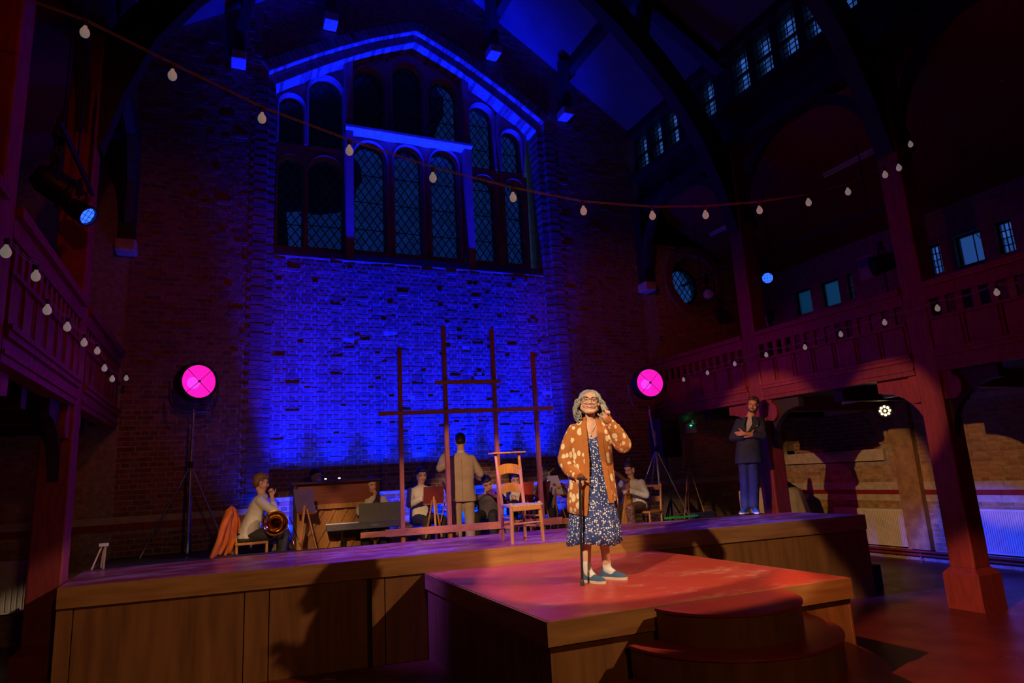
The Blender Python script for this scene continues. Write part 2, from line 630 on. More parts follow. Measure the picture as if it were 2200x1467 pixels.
wb = struct('wall_back')
m = MB()
m.box(-5.2, 0.55, YW, 11.9, 0, 5.9)
m.prism([(-1.62, 5.9), (0.55, 5.9), (0.55, roof_z(0.55) + .1), (mir(8.25), ROOF0 + .1)], XZ, YW, 11.9)
m.box(5.95, 8.35, YW, 11.9, 0, 5.9)
m.prism([(5.95, 5.9), (8.25, 5.9), (8.25, ROOF0 + .1), (5.95, roof_z(5.95) + .1)], XZ, YW, 11.9)
m.prism(OUT + [(5.95, roof_z(5.95) + .1), (MID, RIDGE + .1), (0.55, roof_z(0.55) + .1)], XZ, YW, 11.9)
m.box(0.55, 5.95, YW, 11.9, 0, 1.68)
m.prism([(mir(8.25), 5.9), (mir(8.25), 7.5), (mir(11.2), 5.9)], XZ, YW, 11.9)
m.prism([(8.25, 7.5), (8.25, 6.6), (10.6, 6.2), (11.2, 5.9)], XZ, YW, 11.9)
m.build('wall_masonry', M_MORTAR, wb, fix=True)
# back of the recess under the window, and the inner order around it
MB().box(0.67, 5.83, 11.2, 11.9, 1.68, 5.72).build('recess_masonry', M_MORTAR, wb)
m = MB()
poly = [(0.55, 1.68)] + OUT + [(5.95, 1.68)]
ring_i = [(0.67, 1.68)] + INN + [(5.83, 1.68)]
for i in range(len(poly) - 1):
    a, b_, c, d = poly[i], poly[i + 1], ring_i[i + 1], ring_i[i]
    m.add([(a[0], 11.12, a[1]), (b_[0], 11.12, b_[1]), (c[0], 11.12, c[1]), (d[0], 11.12, d[1]),
           (c[0], 11.9, c[1]), (d[0], 11.9, d[1])], [(0, 1, 2, 3), (3, 2, 4, 5)])
m.build('inner_order_masonry', M_MORTAR, wb, fix=True)


def holed(mb, hole, outer, y0, y1, ax=XZ):
    """a slab cell with a hole: hole and outer are matching rings"""
    n = len(hole)
    vs = [ax(*p, y0) for p in hole] + [ax(*p, y0) for p in outer] + [ax(*p, y1) for p in hole] + [ax(*p, y1) for p in outer]
    fs = []
    for i in range(n):
        j = (i + 1) % n
        fs += [(i, n + i, n + j, j), (i, j, 2 * n + j, 2 * n + i), (2 * n + i, 2 * n + j, 3 * n + j, 3 * n + i), (n + i, 3 * n + i, 3 * n + j, n + j)]
    return mb.add(vs, fs)


def ray_out(c, p, poly):
    """where the ray from c through p leaves the convex polygon"""
    dx, dz = p[0] - c[0], p[1] - c[1]
    best = None
    for i in range(len(poly)):
        a, b_ = poly[i], poly[(i + 1) % len(poly)]
        ex, ez = b_[0] - a[0], b_[1] - a[1]
        den = dx * ez - dz * ex
        if abs(den) < 1e-9:
            continue
        t = ((a[0] - c[0]) * ez - (a[1] - c[1]) * ex) / den
        s_ = ((a[0] - c[0]) * dz - (a[1] - c[1]) * dx) / den
        if t > 0 and -1e-6 <= s_ <= 1 + 1e-6 and (best is None or t < best):
            best = t
    return (c[0] + dx * best, c[1] + dz * best)


# round window in the right aisle
RW = (9.46, 5.80)
hole = [(RW[0] + 0.62 * math.cos(2 * math.pi * k / 32), RW[1] + 0.62 * math.sin(2 * math.pi * k / 32)) for k in range(32)]
cell = [(8.35, 0.0), (11.2, 0.0), (11.2, 6.35), (8.35, 7.4)]
m = MB()
m.box(8.35, 11.3, YW, 11.9, 0, 4.4)
cell = [(8.35, 4.4), (11.3, 4.4), (11.3, 7.0), (8.35, 7.6)]
holed(m, hole, [ray_out(RW, p, cell) for p in hole], YW, 11.9)
m.build('aisle_masonry', M_MORTAR, wb, fix=True)
m = MB()
m.lathe([(0.62, 0.0), (0.62, -0.03), (0.80, -0.03), (0.80, 0.0)], (RW[0], YW, RW[1]), (0, 1, 0), 40)
ringo = m.build('round_window_ring', M_BRICK, wb, 30, fix=True)
m = MB()
m.lathe([(0.60, 0.0), (0.56, 0.25), (0.42, 0.5)], (RW[0], YW, RW[1]), (0, 1, 0), 40)
m.build('round_window_reveal', M_BRICK, wb, 40, fix=True)
wr = struct('window_1', (RW[0], 11.5, RW[1]))
m = MB()
m.lathe([(0.44, 0.0), (0.44, -0.05), (0.38, -0.05), (0.38, 0.0)], (RW[0], 11.5, RW[1]), (0, 1, 0), 32)
m.build('window_frame', M_LEAD, wr, 30)


def diamonds(inside, x0, x1, z0, z1, w, h):
    """centres of a diamond lattice"""
    out = []
    nz = int((z1 - z0) / (h / 2)) + 2
    nx = int((x1 - x0) / w) + 2
    for i in range(-1, nz):
        for j in range(-1, nx):
            cx = x0 + (j + (0.5 if i % 2 else 0)) * w
            cz = z0 + i * h / 2
            if inside(cx, cz):
                out.append((cx, cz))
    return out


def clip_poly(poly, inside_poly):
    """Sutherland-Hodgman: clip poly by a convex counter-clockwise polygon"""
    out = poly
    n = len(inside_poly)
    for i in range(n):
        a, b_ = inside_poly[i], inside_poly[(i + 1) % n]
        inp, out = out, []
        if not inp:
            return []

        def side(p):
            return (b_[0] - a[0]) * (p[1] - a[1]) - (b_[1] - a[1]) * (p[0] - a[0])
        for k in range(len(inp)):
            p, q = inp[k - 1], inp[k]
            sp, sq = side(p), side(q)
            if (sp >= 0) != (sq >= 0):
                t = sp / (sp - sq)
                out.append((p[0] + (q[0] - p[0]) * t, p[1] + (q[1] - p[1]) * t))
            if sq >= 0:
                out.append(q)
    return out


def lead_light(root, shape, yy, w, h, pane_mat, single=True, gap=0.004, lead_w=0.015):
    """diamond panes and lead cames filling a convex outline"""
    xs = [p[0] for p in shape]
    zs = [p[1] for p in shape]
    cen = diamonds(lambda x, z: True, min(xs), max(xs), min(zs), max(zs), w, h)
    joined = MB()
    lead = MB()
    for cx, cz in cen:
        d = [(cx - w / 2 + gap, cz), (cx, cz - h / 2 + gap * h / w), (cx + w / 2 - gap, cz), (cx, cz + h / 2 - gap * h / w)]
        c = clip_poly(d, shape)
        if len(c) < 3:
            continue
        area = abs(sum(c[k - 1][0] * c[k][1] - c[k][0] * c[k - 1][1] for k in range(len(c)))) / 2
        if area < 0.0006:
            continue
        if single:
            mm = MB()
            tlt = random.uniform(-0.004, 0.004)
            mm.add([(x, yy + tlt * (x - cx) / w * 2, z) for x, z in c], [tuple(range(len(c)))])
            mm.build('pane', pane_mat, root)
        else:
            joined.add([(x, yy, z) for x, z in c], [tuple(range(len(c)))])
    for sgn in (1, -1):
        k0 = min(xs) - (max(zs) - min(zs)) * w / h - w
        x = min(xs) + (math.floor((k0 - min(xs)) / w) + .5) * w
        while x < max(xs) + (max(zs) - min(zs)) * w / h + w:
            a = (x, min(zs) - h) if sgn > 0 else (x, min(zs) - h)
            L_ = (max(zs) - min(zs)) + 2 * h
            b_ = (x + sgn * L_ * w / h, min(zs) - h + L_)
            dx, dz = b_[0] - a[0], b_[1] - a[1]
            ln = math.hypot(dx, dz)
            nx, nz_ = -dz / ln * lead_w / 2, dx / ln * lead_w / 2
            q = [(a[0] + nx, a[1] + nz_), (a[0] - nx, a[1] - nz_), (b_[0] - nx, b_[1] - nz_), (b_[0] + nx, b_[1] + nz_)]
            c = clip_poly(q, shape)
            if len(c) >= 3:
                lead.prism(c, XZ, yy - 0.006, yy + 0.004)
            x += w
    if not single:
        o = joined.build('panes', pane_mat, root)
        o['kind'] = 'stuff'
    lead.build('lead_cames', M_LEAD, root, fix=True)


circ = [(RW[0] + 0.42 * math.cos(2 * math.pi * k / 24), RW[1] + 0.42 * math.sin(2 * math.pi * k / 24)) for k in range(24)]
lead_light(wr, circ, 11.5, 0.15, 0.21, M_RGLASS)

# ---- the great window: fourteen arched lights in stonework
YG, YF = 11.62, 11.46
LIGHTS = [  # x0, x1, sill, arch top, cell x0, cell x1, cell bottom, cell top (None: runs up to the arch)
    (0.76, 1.19, 5.98, 7.70, 0.67, 1.235, 5.72, 7.85, False),
    (1.28, 1.90, 6.00, 7.76, 1.235, 1.985, 5.72, 7.85, False),
    (0.76, 1.19, 7.95, 8.92, 0.67, 1.235, 7.85, None, False),
    (1.28, 1.90, 7.97, 9.42, 1.235, 1.985, 7.85, None, False),
    (2.10, 2.70, 6.02, 8.20, 1.985, 2.785, 5.72, 8.34, True),
    (2.87, 3.42, 6.02, 8.24, 2.785, 3.505, 5.72, 8.34, True),
    (3.60, 4.17, 6.02, 8.28, 3.505, 4.33, 5.72, 8.34, True),
    (2.10, 2.72, 8.50, 9.80, 1.985, 2.785, 8.34, None, False),
    (2.87, 3.49, 8.50, 10.06, 2.785, 3.53, 8.34, None, False),
    (3.60, 4.22, 8.50, 9.86, 3.53, 4.33, 8.34, None, True),
    (4.47, 4.96, 6.02, 7.84, 4.33, 5.06, 5.72, 7.95, True),
    (5.18, 5.60, 6.02, 7.84, 5.06, 5.83, 5.72, 7.95, True),
    (4.47, 4.98, 8.02, 9.46, 4.33, 5.05, 7.95, None, True),
    (5.16, 5.60, 8.02, 8.97, 5.05, 5.83, 7.95, None, True),
]
for n_, (x0, x1, z0, zt, cx0, cx1, cz0, cz1, fine) in enumerate(LIGHTS):
    wn = struct('window_%d' % (n_ + 2), ((x0 + x1) / 2, YF, z0))
    hw = (x1 - x0) / 2
    cx = (x0 + x1) / 2
    rise = hw * 1.08
    shp = [(x0, z0), (x1, z0)] + [(cx + hw * math.cos(math.pi * k / 14), zt - rise + rise * math.sin(math.pi * k / 14)) for k in range(15)]
    if cz1 is None:
        tops = [(x, arch_z((x - RC) * 2.7 / 2.58) - 0.15) for x in (cx1, cx, cx0)]
    else:
        tops = [(cx1, cz1), (cx0, cz1)]
    cell = [(cx0, cz0), (cx1, cz0)] + tops
    c = (cx, (z0 + zt - rise) / 2 + 0.1)
    outer = [ray_out(c, p, cell) for p in shp]
    mm = MB()
    holed(mm, shp, outer, YF, YG + 0.12)
    mm.build('stone_surround', M_FRAME, wn, fix=True)
    # moulded roll round the head
    mm = MB()
    rl = [(cx + (hw + 0.03) * math.cos(math.pi * k / 14), YF - 0.01, zt - rise + (rise + 0.03) * math.sin(math.pi * k / 14)) for k in range(15)]
    rl = [(x1 + 0.03, YF - 0.01, z0)] + rl + [(x0 - 0.03, YF - 0.01, z0)]
    mm.tube(rl, 0.026, 6)
    mm.build('roll_moulding', M_FRAME, wn, 60)
    lead_light(wn, shp, YG, 0.155 if fine else 0.16, 0.225, M_GLASS, single=fine)
    # saddle bars
    mm = MB()
    z = z0 + 0.45
    while z < zt - rise:
        mm.box(x0, x1, YG - 0.03, YG - 0.015, z, z + 0.014)
        z += 0.55
    if mm.v:
        mm.build('saddle_bar', M_LEAD, wn)
# big mullions and transom
t1 = struct('trim_1', (3.2, YF, 5.72))
for x in (1.985, 4.33):
    MB().box(x - 0.075, x + 0.075, 11.25, YF + .02, 5.72, arch_z(x - RC) - 0.14).build('mullion', M_FRAME, t1, bevel=0.02)
m = MB()
m.prism([(11.18, 8.36), (YF + .02, 8.46), (YF + .02, 8.28), (11.24, 8.28), (11.18, 8.31)], lambda u, v, d: (d, u, v), 1.91, 4.405)
m.build('transom', M_STONE, t1, fix=True)
m = MB().prism([(11.21, 5.72), (YF + .02, 5.95), (YF + .02, 5.68), (11.21, 5.68)], lambda u, v, d: (d, u, v), 0.67, 5.83)
m.build('sill', M_FRAME, t1, fix=True)

# ---- bricks
def brick_mesh(name, w_, h_, d_):
    mb = MB().box(-w_ / 2, w_ / 2, 0, d_, -h_ / 2, h_ / 2)
    k = 0.004
    for i, p in enumerate(mb.v):       # rounded outward arris
        if p[1] == 0:
            mb.v[i] = (p[0] * (1 - k / w_ * 2), 0, p[2] * (1 - 2 * k / h_))
    return mb


CO, ST, HD = 0.0765, 0.236, 0.118      # course height, stretcher and header pitch


def brick_field(parent, to3, u0, u1, z0, z1, ok, single_score, n_single, mt, n_label='brick', rough=0.004, missing=0.0, rz=0.0, shift=0.0):
    """English bond on a wall face. to3(u, out, z) -> point, 'out' is the distance in front of the wall face"""
    bricks = []
    nrow = int((z1 - z0) / CO)
    for r in range(nrow):
        zc = z0 + (r + 0.5) * CO
        if r % 2:
            wd, ph = ST, 0.0
        else:
            wd, ph = HD, HD / 2
        u = u0 - wd + ph + shift
        while u < u1:
            a, b_ = max(u, u0), min(u + wd, u1)
            if b_ - a > 0.05:
                uc = (a + b_) / 2
                if ok(uc, zc) and ok(a + .02, zc) and ok(b_ - .02, zc):
                    bricks.append((uc, zc, b_ - a))
            u += wd
    bricks.sort(key=lambda b: single_score(b[0], b[1]))
    protos = {}
    rest = MB()
    for i, (uc, zc, wd) in enumerate(bricks):
        if random.random() < missing:
            continue
        pr = 0.0025 + random.uniform(0, rough) * .5 + (random.random() < 0.06) * rough
        full = abs(wd - ST) < 0.003 or abs(wd - HD) < 0.003
        if i < n_single and full:
            key = round(wd, 3)
            if key not in protos:
                me = brick_mesh('brick', wd - 0.011, CO - 0.012, 0.03).mesh('brick')
                me.materials.append(mt)
                protos[key] = me
            o = bpy.data.objects.new('brick', protos[key])
            COL.objects.link(o)
            o.parent = parent
            p = MW[parent.name].inverted() @ V(to3(uc, pr, zc))
            o.location = p
            o.rotation_euler = (random.uniform(-.012, .012), random.uniform(-.01, .01), rz + random.uniform(-.02, .02))
        else:
            w2, h2 = (wd - 0.011) / 2, (CO - 0.012) / 2
            jx, jz = random.uniform(-.003, .003), random.uniform(-.002, .002)
            k = 0.004
            vs = []
            for out, kk in ((pr, k), (-0.012, 0)):
                t_ = random.uniform(-.002, .002) if out > 0 else 0
                vs += [to3(uc + jx - w2 + kk, out + t_, zc + jz - h2 + kk), to3(uc + jx + w2 - kk, out - t_, zc + jz - h2 + kk),
                       to3(uc + jx + w2 - kk, out - t_, zc + jz + h2 - kk), to3(uc + jx - w2 + kk, out + t_, zc + jz + h2 - kk)]
            rest.add(vs, [(0, 1, 2, 3), (0, 4, 5, 1), (1, 5, 6, 2), (2, 6, 7, 3), (3, 7, 4, 0)])
    if rest.f:
        o = rest.build(n_label + 's', mt, parent)
        o['kind'] = 'stuff'
    return len(bricks)


end3 = lambda y: (lambda u, out, z: (u, y - out, z))
always = lambda u, z: True
# lit bricks of the recess
brick_field(wb, end3(11.2), 0.67, 5.83, 1.68, 5.70, always, lambda u, z: abs(u - 1.9) + abs(z - 2.7) * 1.2, 300, M_BRICK, rough=0.009, missing=0.0015)
# below the ledge
LOWB = brick_field(wb, end3(YW), 0.55, 5.95, 0.70, 1.68, lambda u, z: not (1.16 < z < 1.27), lambda u, z: 0, 0, M_BRICK, 'ledge_brick', rough=0.006)
MB().box(0.55, 5.95, YW - 0.012, YW + .02, 1.165, 1.265).build('pale_course', M_STONE, wb)
# main face of the nave wall
def face_ok(u, z):
    if 0.45 < u < 6.05 and z < arch_z(u - RC) + 0.16 and z > 1.6:
        return False
    return z < roof_z(u) - 0.05 and not (1.34 < z < 1.56)
brick_field(wb, end3(YW), -1.40, 0.55, 0.70, 11.4, face_ok, lambda u, z: 0, 0, M_BRICK, 'nave_brick', rough=0.007)
brick_field(wb, end3(YW), 5.95, 8.05, 0.70, 11.4, face_ok, lambda u, z: abs(u - 6.6) + abs(z - 3.2) * .5, 150, M_BRICK, 'nave_brick', rough=0.007)
brick_field(wb, end3(YW), 0.55, 5.95, 8.9, 12.2, face_ok, lambda u, z: 0, 0, M_BRICK, 'nave_brick', rough=0.007)
brick_field(wb, end3(YW), 8.35, 11.1, 0.0, 6.6, lambda u, z: math.hypot(u - RW[0], z - RW[1]) > 0.84 and not (1.34 < z < 1.56), lambda u, z: abs(u - 9.2) + abs(z - 1.8), 150, M_YBRICK, 'aisle_brick', rough=0.007)
brick_field(wb, end3(YW), -4.6, -1.72, 0.0, 3.0, lambda u, z: not (1.34 < z < 1.56), lambda u, z: 0, 0, M_YBRICK, 'aisle_brick', rough=0.006)
for a, b_ in ((-4.6, 0.55), (5.95, 11.1)):
    MB().box(a, b_, YW - 0.02, YW + .02, 1.36, 1.45).build('red_course', M_REDBAND, wb)
    MB().box(a, b_, YW - 0.014, YW + .02, 1.455, 1.55).build('pale_course', M_STONE, wb)
# voussoirs over the window: soffit bricks of the inner order, header bricks of the outer
nv = 0
for (ring, y0, y1, hgt, nm) in ((INN, 11.10, 11.47, 0.12, 'voussoir'), (OUT, 10.97, 11.13, 0.20, 'voussoir')):
    for i in range(len(ring) - 1):
        a, b_ = V((ring[i][0], 0, ring[i][1])), V((ring[i + 1][0], 0, ring[i + 1][1]))
        d = b_ - a
        n_ = max(1, int(d.length / 0.082))
        d = d / n_
        nn = V((-d.z, 0, d.x)).normalized()
        for k in range(n_):
            p, q = a + d * (k + 0.07), a + d * (k + 0.93)
            j = random.uniform(-.004, .004)
            mb = MB().add([(p.x, y0 + j, p.z), (q.x, y0 + j, q.z), (q.x + nn.x * hgt, y0 + j, q.z + nn.z * hgt), (p.x + nn.x * hgt, y0 + j, p.z + nn.z * hgt),
                           (p.x, y1, p.z), (q.x, y1, q.z), (q.x + nn.x * hgt, y1, q.z + nn.z * hgt), (p.x + nn.x * hgt, y1, p.z + nn.z * hgt)],
                          [(0, 1, 2, 3), (4, 7, 6, 5), (0, 4, 5, 1), (1, 5, 6, 2), (2, 6, 7, 3), (3, 7, 4, 0)])
            j2 = random.uniform(-.004, .004)
            mb.v = [(x, y, z + j2) for x, y, z in mb.v]
            mb.build(nm, M_BRICK, wb)
            nv += 1
# jamb bricks of the two orders
z = 1.70
k = 0
jm = MB()
while z < 8.8:
    e = 0.006 * (k % 2) + random.uniform(0, .004)
    dd = 0.0 if k % 2 else 0.06
    for sx, xo, xi in ((1, 0.55, 0.67), (-1, 5.95, 5.83)):
        jm.box(*sorted((xo + sx * (-0.21 - dd), xo + sx * (0.004 + e))), 10.988 - e * .3, 11.13, z + .006, z + CO - .006)
        jm.box(*sorted((xi + sx * -0.11, xi + sx * (0.004 + e))), 11.105 - e * .5, 11.47, z + .006, z + CO - .006)
    z += CO
    k += 1
o = jm.build('jamb_bricks', M_BRICK, wb)
o['kind'] = 'stuff'

# ---- side walls, rear wall
wr_ = struct('wall_right')
XR = 11.1
m = MB()
m.box(XR, 11.8, -8.2, 12, 0, 1.7)
NY0, NY1, NZ = 8.40, 10.62, 2.0        # arched niche
hole = [(NY1, 1.7)] + [(9.51 + 1.11 * math.cos(math.pi * k / 20), NZ + 0.92 * math.sin(math.pi * k / 20)) for k in range(21)] + [(NY0, 1.7)]
top = [(NY1, 3.2)] + [(lerp(NY1, NY0, k / 20), 3.2) for k in range(21)] + [(NY0, 3.2)]
YZ = lambda u, v, d: (d, u, v)
for i in range(len(hole) - 1):
    a, b_, c, d = hole[i], hole[i + 1], top[i + 1], top[i]
    m.add([(XR, *a), (XR, *b_), (XR, *c), (XR, *d), (XR + .22, *a), (XR + .22, *b_)], [(0, 1, 2, 3), (0, 4, 5, 1)])
m.box(XR + .22, 11.8, NY0, NY1, 1.7, 3.2)
m.box(XR, 11.8, NY1, 12, 1.7, 3.2)
m.box(XR, 11.8, -8.2, NY0, 1.7, 3.2)
# upper wall with window openings (y0, y1) between z 4.82 and 5.31
WIN = [(5.57, 5.82, 'grid'), (6.03, 6.46, 'plain'), (6.69, 6.94, 'grid'), (8.43, 8.58, 'grid'), (8.74, 9.19, 'frost'), (9.42, 9.87, 'frost'), (3.9, 4.15, 'grid'), (4.36, 4.8, 'plain')]
m.box(XR, 11.30, -8.2, 12, 3.2, 4.80)
m.box(XR, 11.30, -8.2, 12, 5.33, 6.4)
ys = sorted(WIN)
prev = -8.2
for a, b_, _ in ys:
    m.box(XR, 11.30, prev, a, 4.80, 5.33)
    prev = b_
m.box(XR, 11.30, prev, 12, 4.80, 5.33)
m.build('wall_masonry', M_MORTAR, wr_, fix=True)
def right_ok(y, z):
    if NY0 - .06 < y < NY1 + .06 and 1.6 < z:
        if z < NZ or ((y - 9.51) / 1.2) ** 2 + ((z - NZ) / 1.02) ** 2 < 1:
            return False
    return not (0.99 < z < 1.34) and not (1.68 < z < 1.96 and y > 8.3)
brick_field(wr_, lambda u, out, z: (XR - out, u, z), 4.2, 10.95, 0.1, 2.62, right_ok, lambda u, z: abs(u - 6.4) + abs(z - 2.0), 300, M_YBRICK, rz=-math.pi / 2, rough=0.006)
brick_field(wr_, lambda u, out, z: (XR + .22 - out, u, z), NY0, NY1, 1.75, 2.95, always, lambda u, z: 0, 0, M_BRICK, 'niche_brick', rough=0.006)
for z0, z1, mt, pr in ((1.115, 1.19, M_REDBAND, .02), (1.195, 1.33, M_STONE, .012), (1.0, 1.11, M_STONE, .012), (2.63, 2.72, M_STONE, .014)):
    y = 4.0
    while y < 10.9:
        w_ = random.uniform(.36, .5)
        MB().box(XR - pr, XR + .02, y + .004, min(y + w_, 10.98), z0, z1).build('glazed_block' if mt is M_REDBAND else 'stone_block', mt, wr_)
        y += w_
y = NY0 - .08
while y < NY1:
    MB().box(XR - .06, XR + .24, y + .004, y + .5, 1.72, 1.93).build('stone_block', M_STONE, wr_)
    y += .5
for k in range(24):          # arch bricks round the niche
    t0, t1 = math.pi * (k + .06) / 24, math.pi * (k + .94) / 24
    pts = [(9.51 + r * math.cos(t), NZ + r * .86 * math.sin(t)) for r, t in ((1.10, t0), (1.32, t0), (1.32, t1), (1.10, t1))]
    MB().prism(pts, YZ, XR - .016, XR + .03).build('voussoir', M_YBRICK, wr_, fix=True)
# brick pilaster under the cross beam
MB().box(XR - .12, XR, 7.70, 8.10, 0.2, 2.72).build('pilaster', M_YBRICK, wr_)

for n_, (a, b_, kind) in enumerate(ys):
    wn = struct('window_%d' % (20 + n_), (XR + .1, (a + b_) / 2, 4.8))
    m = MB()
    for (y0, y1, z0, z1) in ((a, a + .03, 4.8, 5.33), (b_ - .03, b_, 4.8, 5.33), (a, b_, 4.8, 4.83), (a, b_, 5.30, 5.33)):
        m.box(XR + .1, XR + .16, y0, y1, z0, z1)
    m.build('window_frame', M_LEAD, wn)
    if kind == 'grid':
        cols, rows = (3, 4) if b_ - a > .2 else (1, 4)
        pw, ph = (b_ - a - .06) / cols, .47 / rows
        pm = None
        for i in range(cols):
            for j in range(rows):
                yc, zc = a + .03 + (i + .5) * pw, 4.83 + (j + .5) * ph
                MB().box(XR + .128, XR + .132, yc - pw / 2 + .005, yc + pw / 2 - .005, zc - ph / 2 + .005, zc + ph / 2 - .005).build('pane', M_CGLASS, wn)
        m = MB()
        for i in range(1, cols):
            m.box(XR + .12, XR + .14, a + .03 + i * pw - .006, a + .03 + i * pw + .006, 4.83, 5.30)
        for j in range(1, rows):
            m.box(XR + .12, XR + .14, a + .03, b_ - .03, 4.83 + j * ph - .006, 4.83 + j * ph + .006)
        m.build('glazing_bars', M_LEAD, wn)
    else:
        MB().box(XR + .128, XR + .132, a + .03, b_ - .03, 4.83, 5.30).build('pane', M_CGLASS if kind == 'plain' else window_glass('frosted_glass%d' % n_, (0.35, 0.55, 0.5), .6), wn)
        if kind == 'plain':
            m = MB().box(XR + .12, XR + .14, a + .17, a + .18, 4.83, 5.30)
            m.tube([(XR + .13, a + .03, 5.0), (XR + .13, a + .05, 5.16), (XR + .13, a + .12, 5.28)], .006, 6)
            m.build('glazing_bars', M_LEAD, wn)

wl = struct('wall_left')
MB().box(mir(11.8), mir(XR), -8.2, 12, 0, 6.4).build('wall_masonry', M_MORTAR, wl)
wf = struct('wall_front')
MB().box(-5.2, 11.8, -8.6, -8.2, 0, 13).build('wall_masonry', M_MORTAR, wf)

# ---- roof and clerestory
ce = struct('ceiling')
for s_ in (1, -1):
    f = (lambda x: x) if s_ > 0 else mir
    for a, b_, th in (((MID, RIDGE), (8.35, ROOF0 - .1), .15), ((8.3, 7.45), (11.45, 5.69), .15)):
        m = MB().add([(f(a[0]), -8.2, a[1]), (f(b_[0]), -8.2, b_[1]), (f(b_[0]), 12, b_[1]), (f(a[0]), 12, a[1]),
                      (f(a[0]), -8.2, a[1] + th), (f(b_[0]), -8.2, b_[1] + th), (f(b_[0]), 12, b_[1] + th), (f(a[0]), 12, a[1] + th)],
                     [(0, 1, 2, 3), (7, 6, 5, 4), (0, 4, 5, 1), (1, 5, 6, 2), (2, 6, 7, 3), (3, 7, 4, 0)])
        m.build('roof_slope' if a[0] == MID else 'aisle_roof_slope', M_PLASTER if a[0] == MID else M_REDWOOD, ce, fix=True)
# clerestory walls
CW = []
y = 10.90
for bay in range(4):
    top = 10.90 - bay * 3.0
    for k in range(5):
        CW.append((top - k * .53 - .36, top - k * .53))
CW = [(a, b_) for a, b_ in CW]
CW_ = sorted(CW)
def clerestory(name, f, glaze):
    wc = struct(name)
    m = MB()
    def bb(y0, y1, z0, z1):
        m.box(*sorted((f(8.2), f(8.4))), y0, y1, z0, z1)
    bb(-8.2, 11, 7.3, 8.18)
    bb(-8.2, 11, 8.97, ROOF0 + .06)
    prev = -8.2
    for a, b_ in CW_:
        bb(prev, a, 8.18, 8.97)
        prev = b_
    bb(prev, 11, 8.18, 8.97)
    m.build('clerestory_boarding', M_TIMBER, wc)
    if not glaze:
        bx_ = MB().box(*sorted((f(8.36), f(8.40))), -8.2, 11, 8.1, 9.0).build('shutter', M_TIMBER, wc)
        return
    n0 = 30
    for i, (a, b_) in enumerate(CW_):
        if a < 3.5:
            MB().box(8.36, 8.40, a, b_, 8.18, 8.97).build('shutter', M_TIMBER, wc)
            continue
        wn = struct('window_%d' % (n0 + i), (8.28, (a + b_) / 2, 8.18))
        m = MB()
        for j, (z0, z1) in enumerate(((8.18, 8.56), (8.59, 8.97))):
            pw, ph = (b_ - a) / 3, (z1 - z0) / 4
            for q in range(3):
                for r in range(4):
                    MB().box(8.290, 8.294, a + q * pw + .005, a + (q + 1) * pw - .005, z0 + r * ph + .004, z0 + (r + 1) * ph - .004).build('pane', M_CGLASS, wn)
            for q in range(4):
                m.box(8.283, 8.30, a + q * pw - .005, a + q * pw + .005, z0, z1)
            for r in range(5):
                m.box(8.283, 8.30, a, b_, z0 + r * ph - .004, z0 + r * ph + .004)
        m.box(8.26, 8.32, a, b_, 8.555, 8.595)
        m.build('glazing_bars', M_LEAD, wn)
clerestory('wall_clerestory_right', lambda x: x, True)
clerestory('wall_clerestory_left', mir, False)

# ---- roof trusses: arched braces springing from the columns
ARCHP = [(4.70, 5.75), (4.52, 6.45), (4.20, 7.30), (3.75, 8.02), (3.25, 8.62), (2.65, 9.22), (1.9, 9.80), (1.0, 10.28), (0.0, 10.55)]
def truss(name, yc, lab):
    t = struct(name, (MID, yc, 5.7))
    for s_ in (1, -1):
        m = MB()
        inner = [(MID + s_ * u, z) for u, z in ARCHP]
        outer = [(MID + s_ * (u + .48 * max(.3, 1 - i / 10)), z + .40 * (i / 8) + .1) for i, (u, z) in enumerate(ARCHP)]
        for y0, y1 in ((yc - .12, yc + .12),):
            for i in range(len(inner) - 1):
                q = [inner[i], inner[i + 1], outer[i + 1], outer[i]]
                m.add([(x, y0, z) for x, z in q] + [(x, y1, z) for x, z in q], [(0, 1, 2, 3), (4, 7, 6, 5), (0, 4, 5, 1), (2, 6, 7, 3)])
        m.build('arch_brace', M_TIMBER, t, fix=True)
        MB().bar((MID + s_ * 4.95, yc, ROOF0 - .1), (MID, yc, RIDGE - .12), .24, .30, (0, 0, 1)).build('principal_rafter', M_TIMBER, t)
        MB().box(*sorted((MID + s_ * 4.74, MID + s_ * 5.03)), yc - .14, yc + .14, 4.0, ROOF0).build('wall_post', M_TIMBER if yc > 10 else M_REDWOOD, t) if yc > 10 else None
        MB().bar((MID + s_ * 3.1, yc, 8.9), (MID + s_ * 3.35, yc, 10.0), .2, .2, (0, 1, 0)).build('strut', M_TIMBER, t)
    MB().box(MID - 1.2, MID + 1.2, yc - .1, yc + .1, 10.5, 10.75).build('collar_beam', M_TIMBER, t)
    return t
for i, yc in enumerate((8.2, 5.3, 2.45)):
    truss('trim_%d' % (10 + i), yc, '')
pu = struct('trim_20', (MID, 5, 10))
for s_ in (1, -1):
    for u in (1.58, 3.14):
        x = MID + s_ * u
        MB().bar((x, -8, roof_z(x) - .1), (x, 11, roof_z(x) - .1), .18, .22).build('purlin', M_TIMBER, pu)
    x = MID + s_ * 4.86
    MB().box(x - .14, x + .14, -8, 11, 7.20, 7.40).build('wall_plate', M_TIMBER, pu)
    MB().box(x - .20, x + .1, -8, 11, 7.95, 8.05).build('sill_rail', M_TIMBER, pu)
    MB().box(x - .14, x + .14, -8, 11, 8.98, 9.14).build('eaves_plate', M_TIMBER, pu)

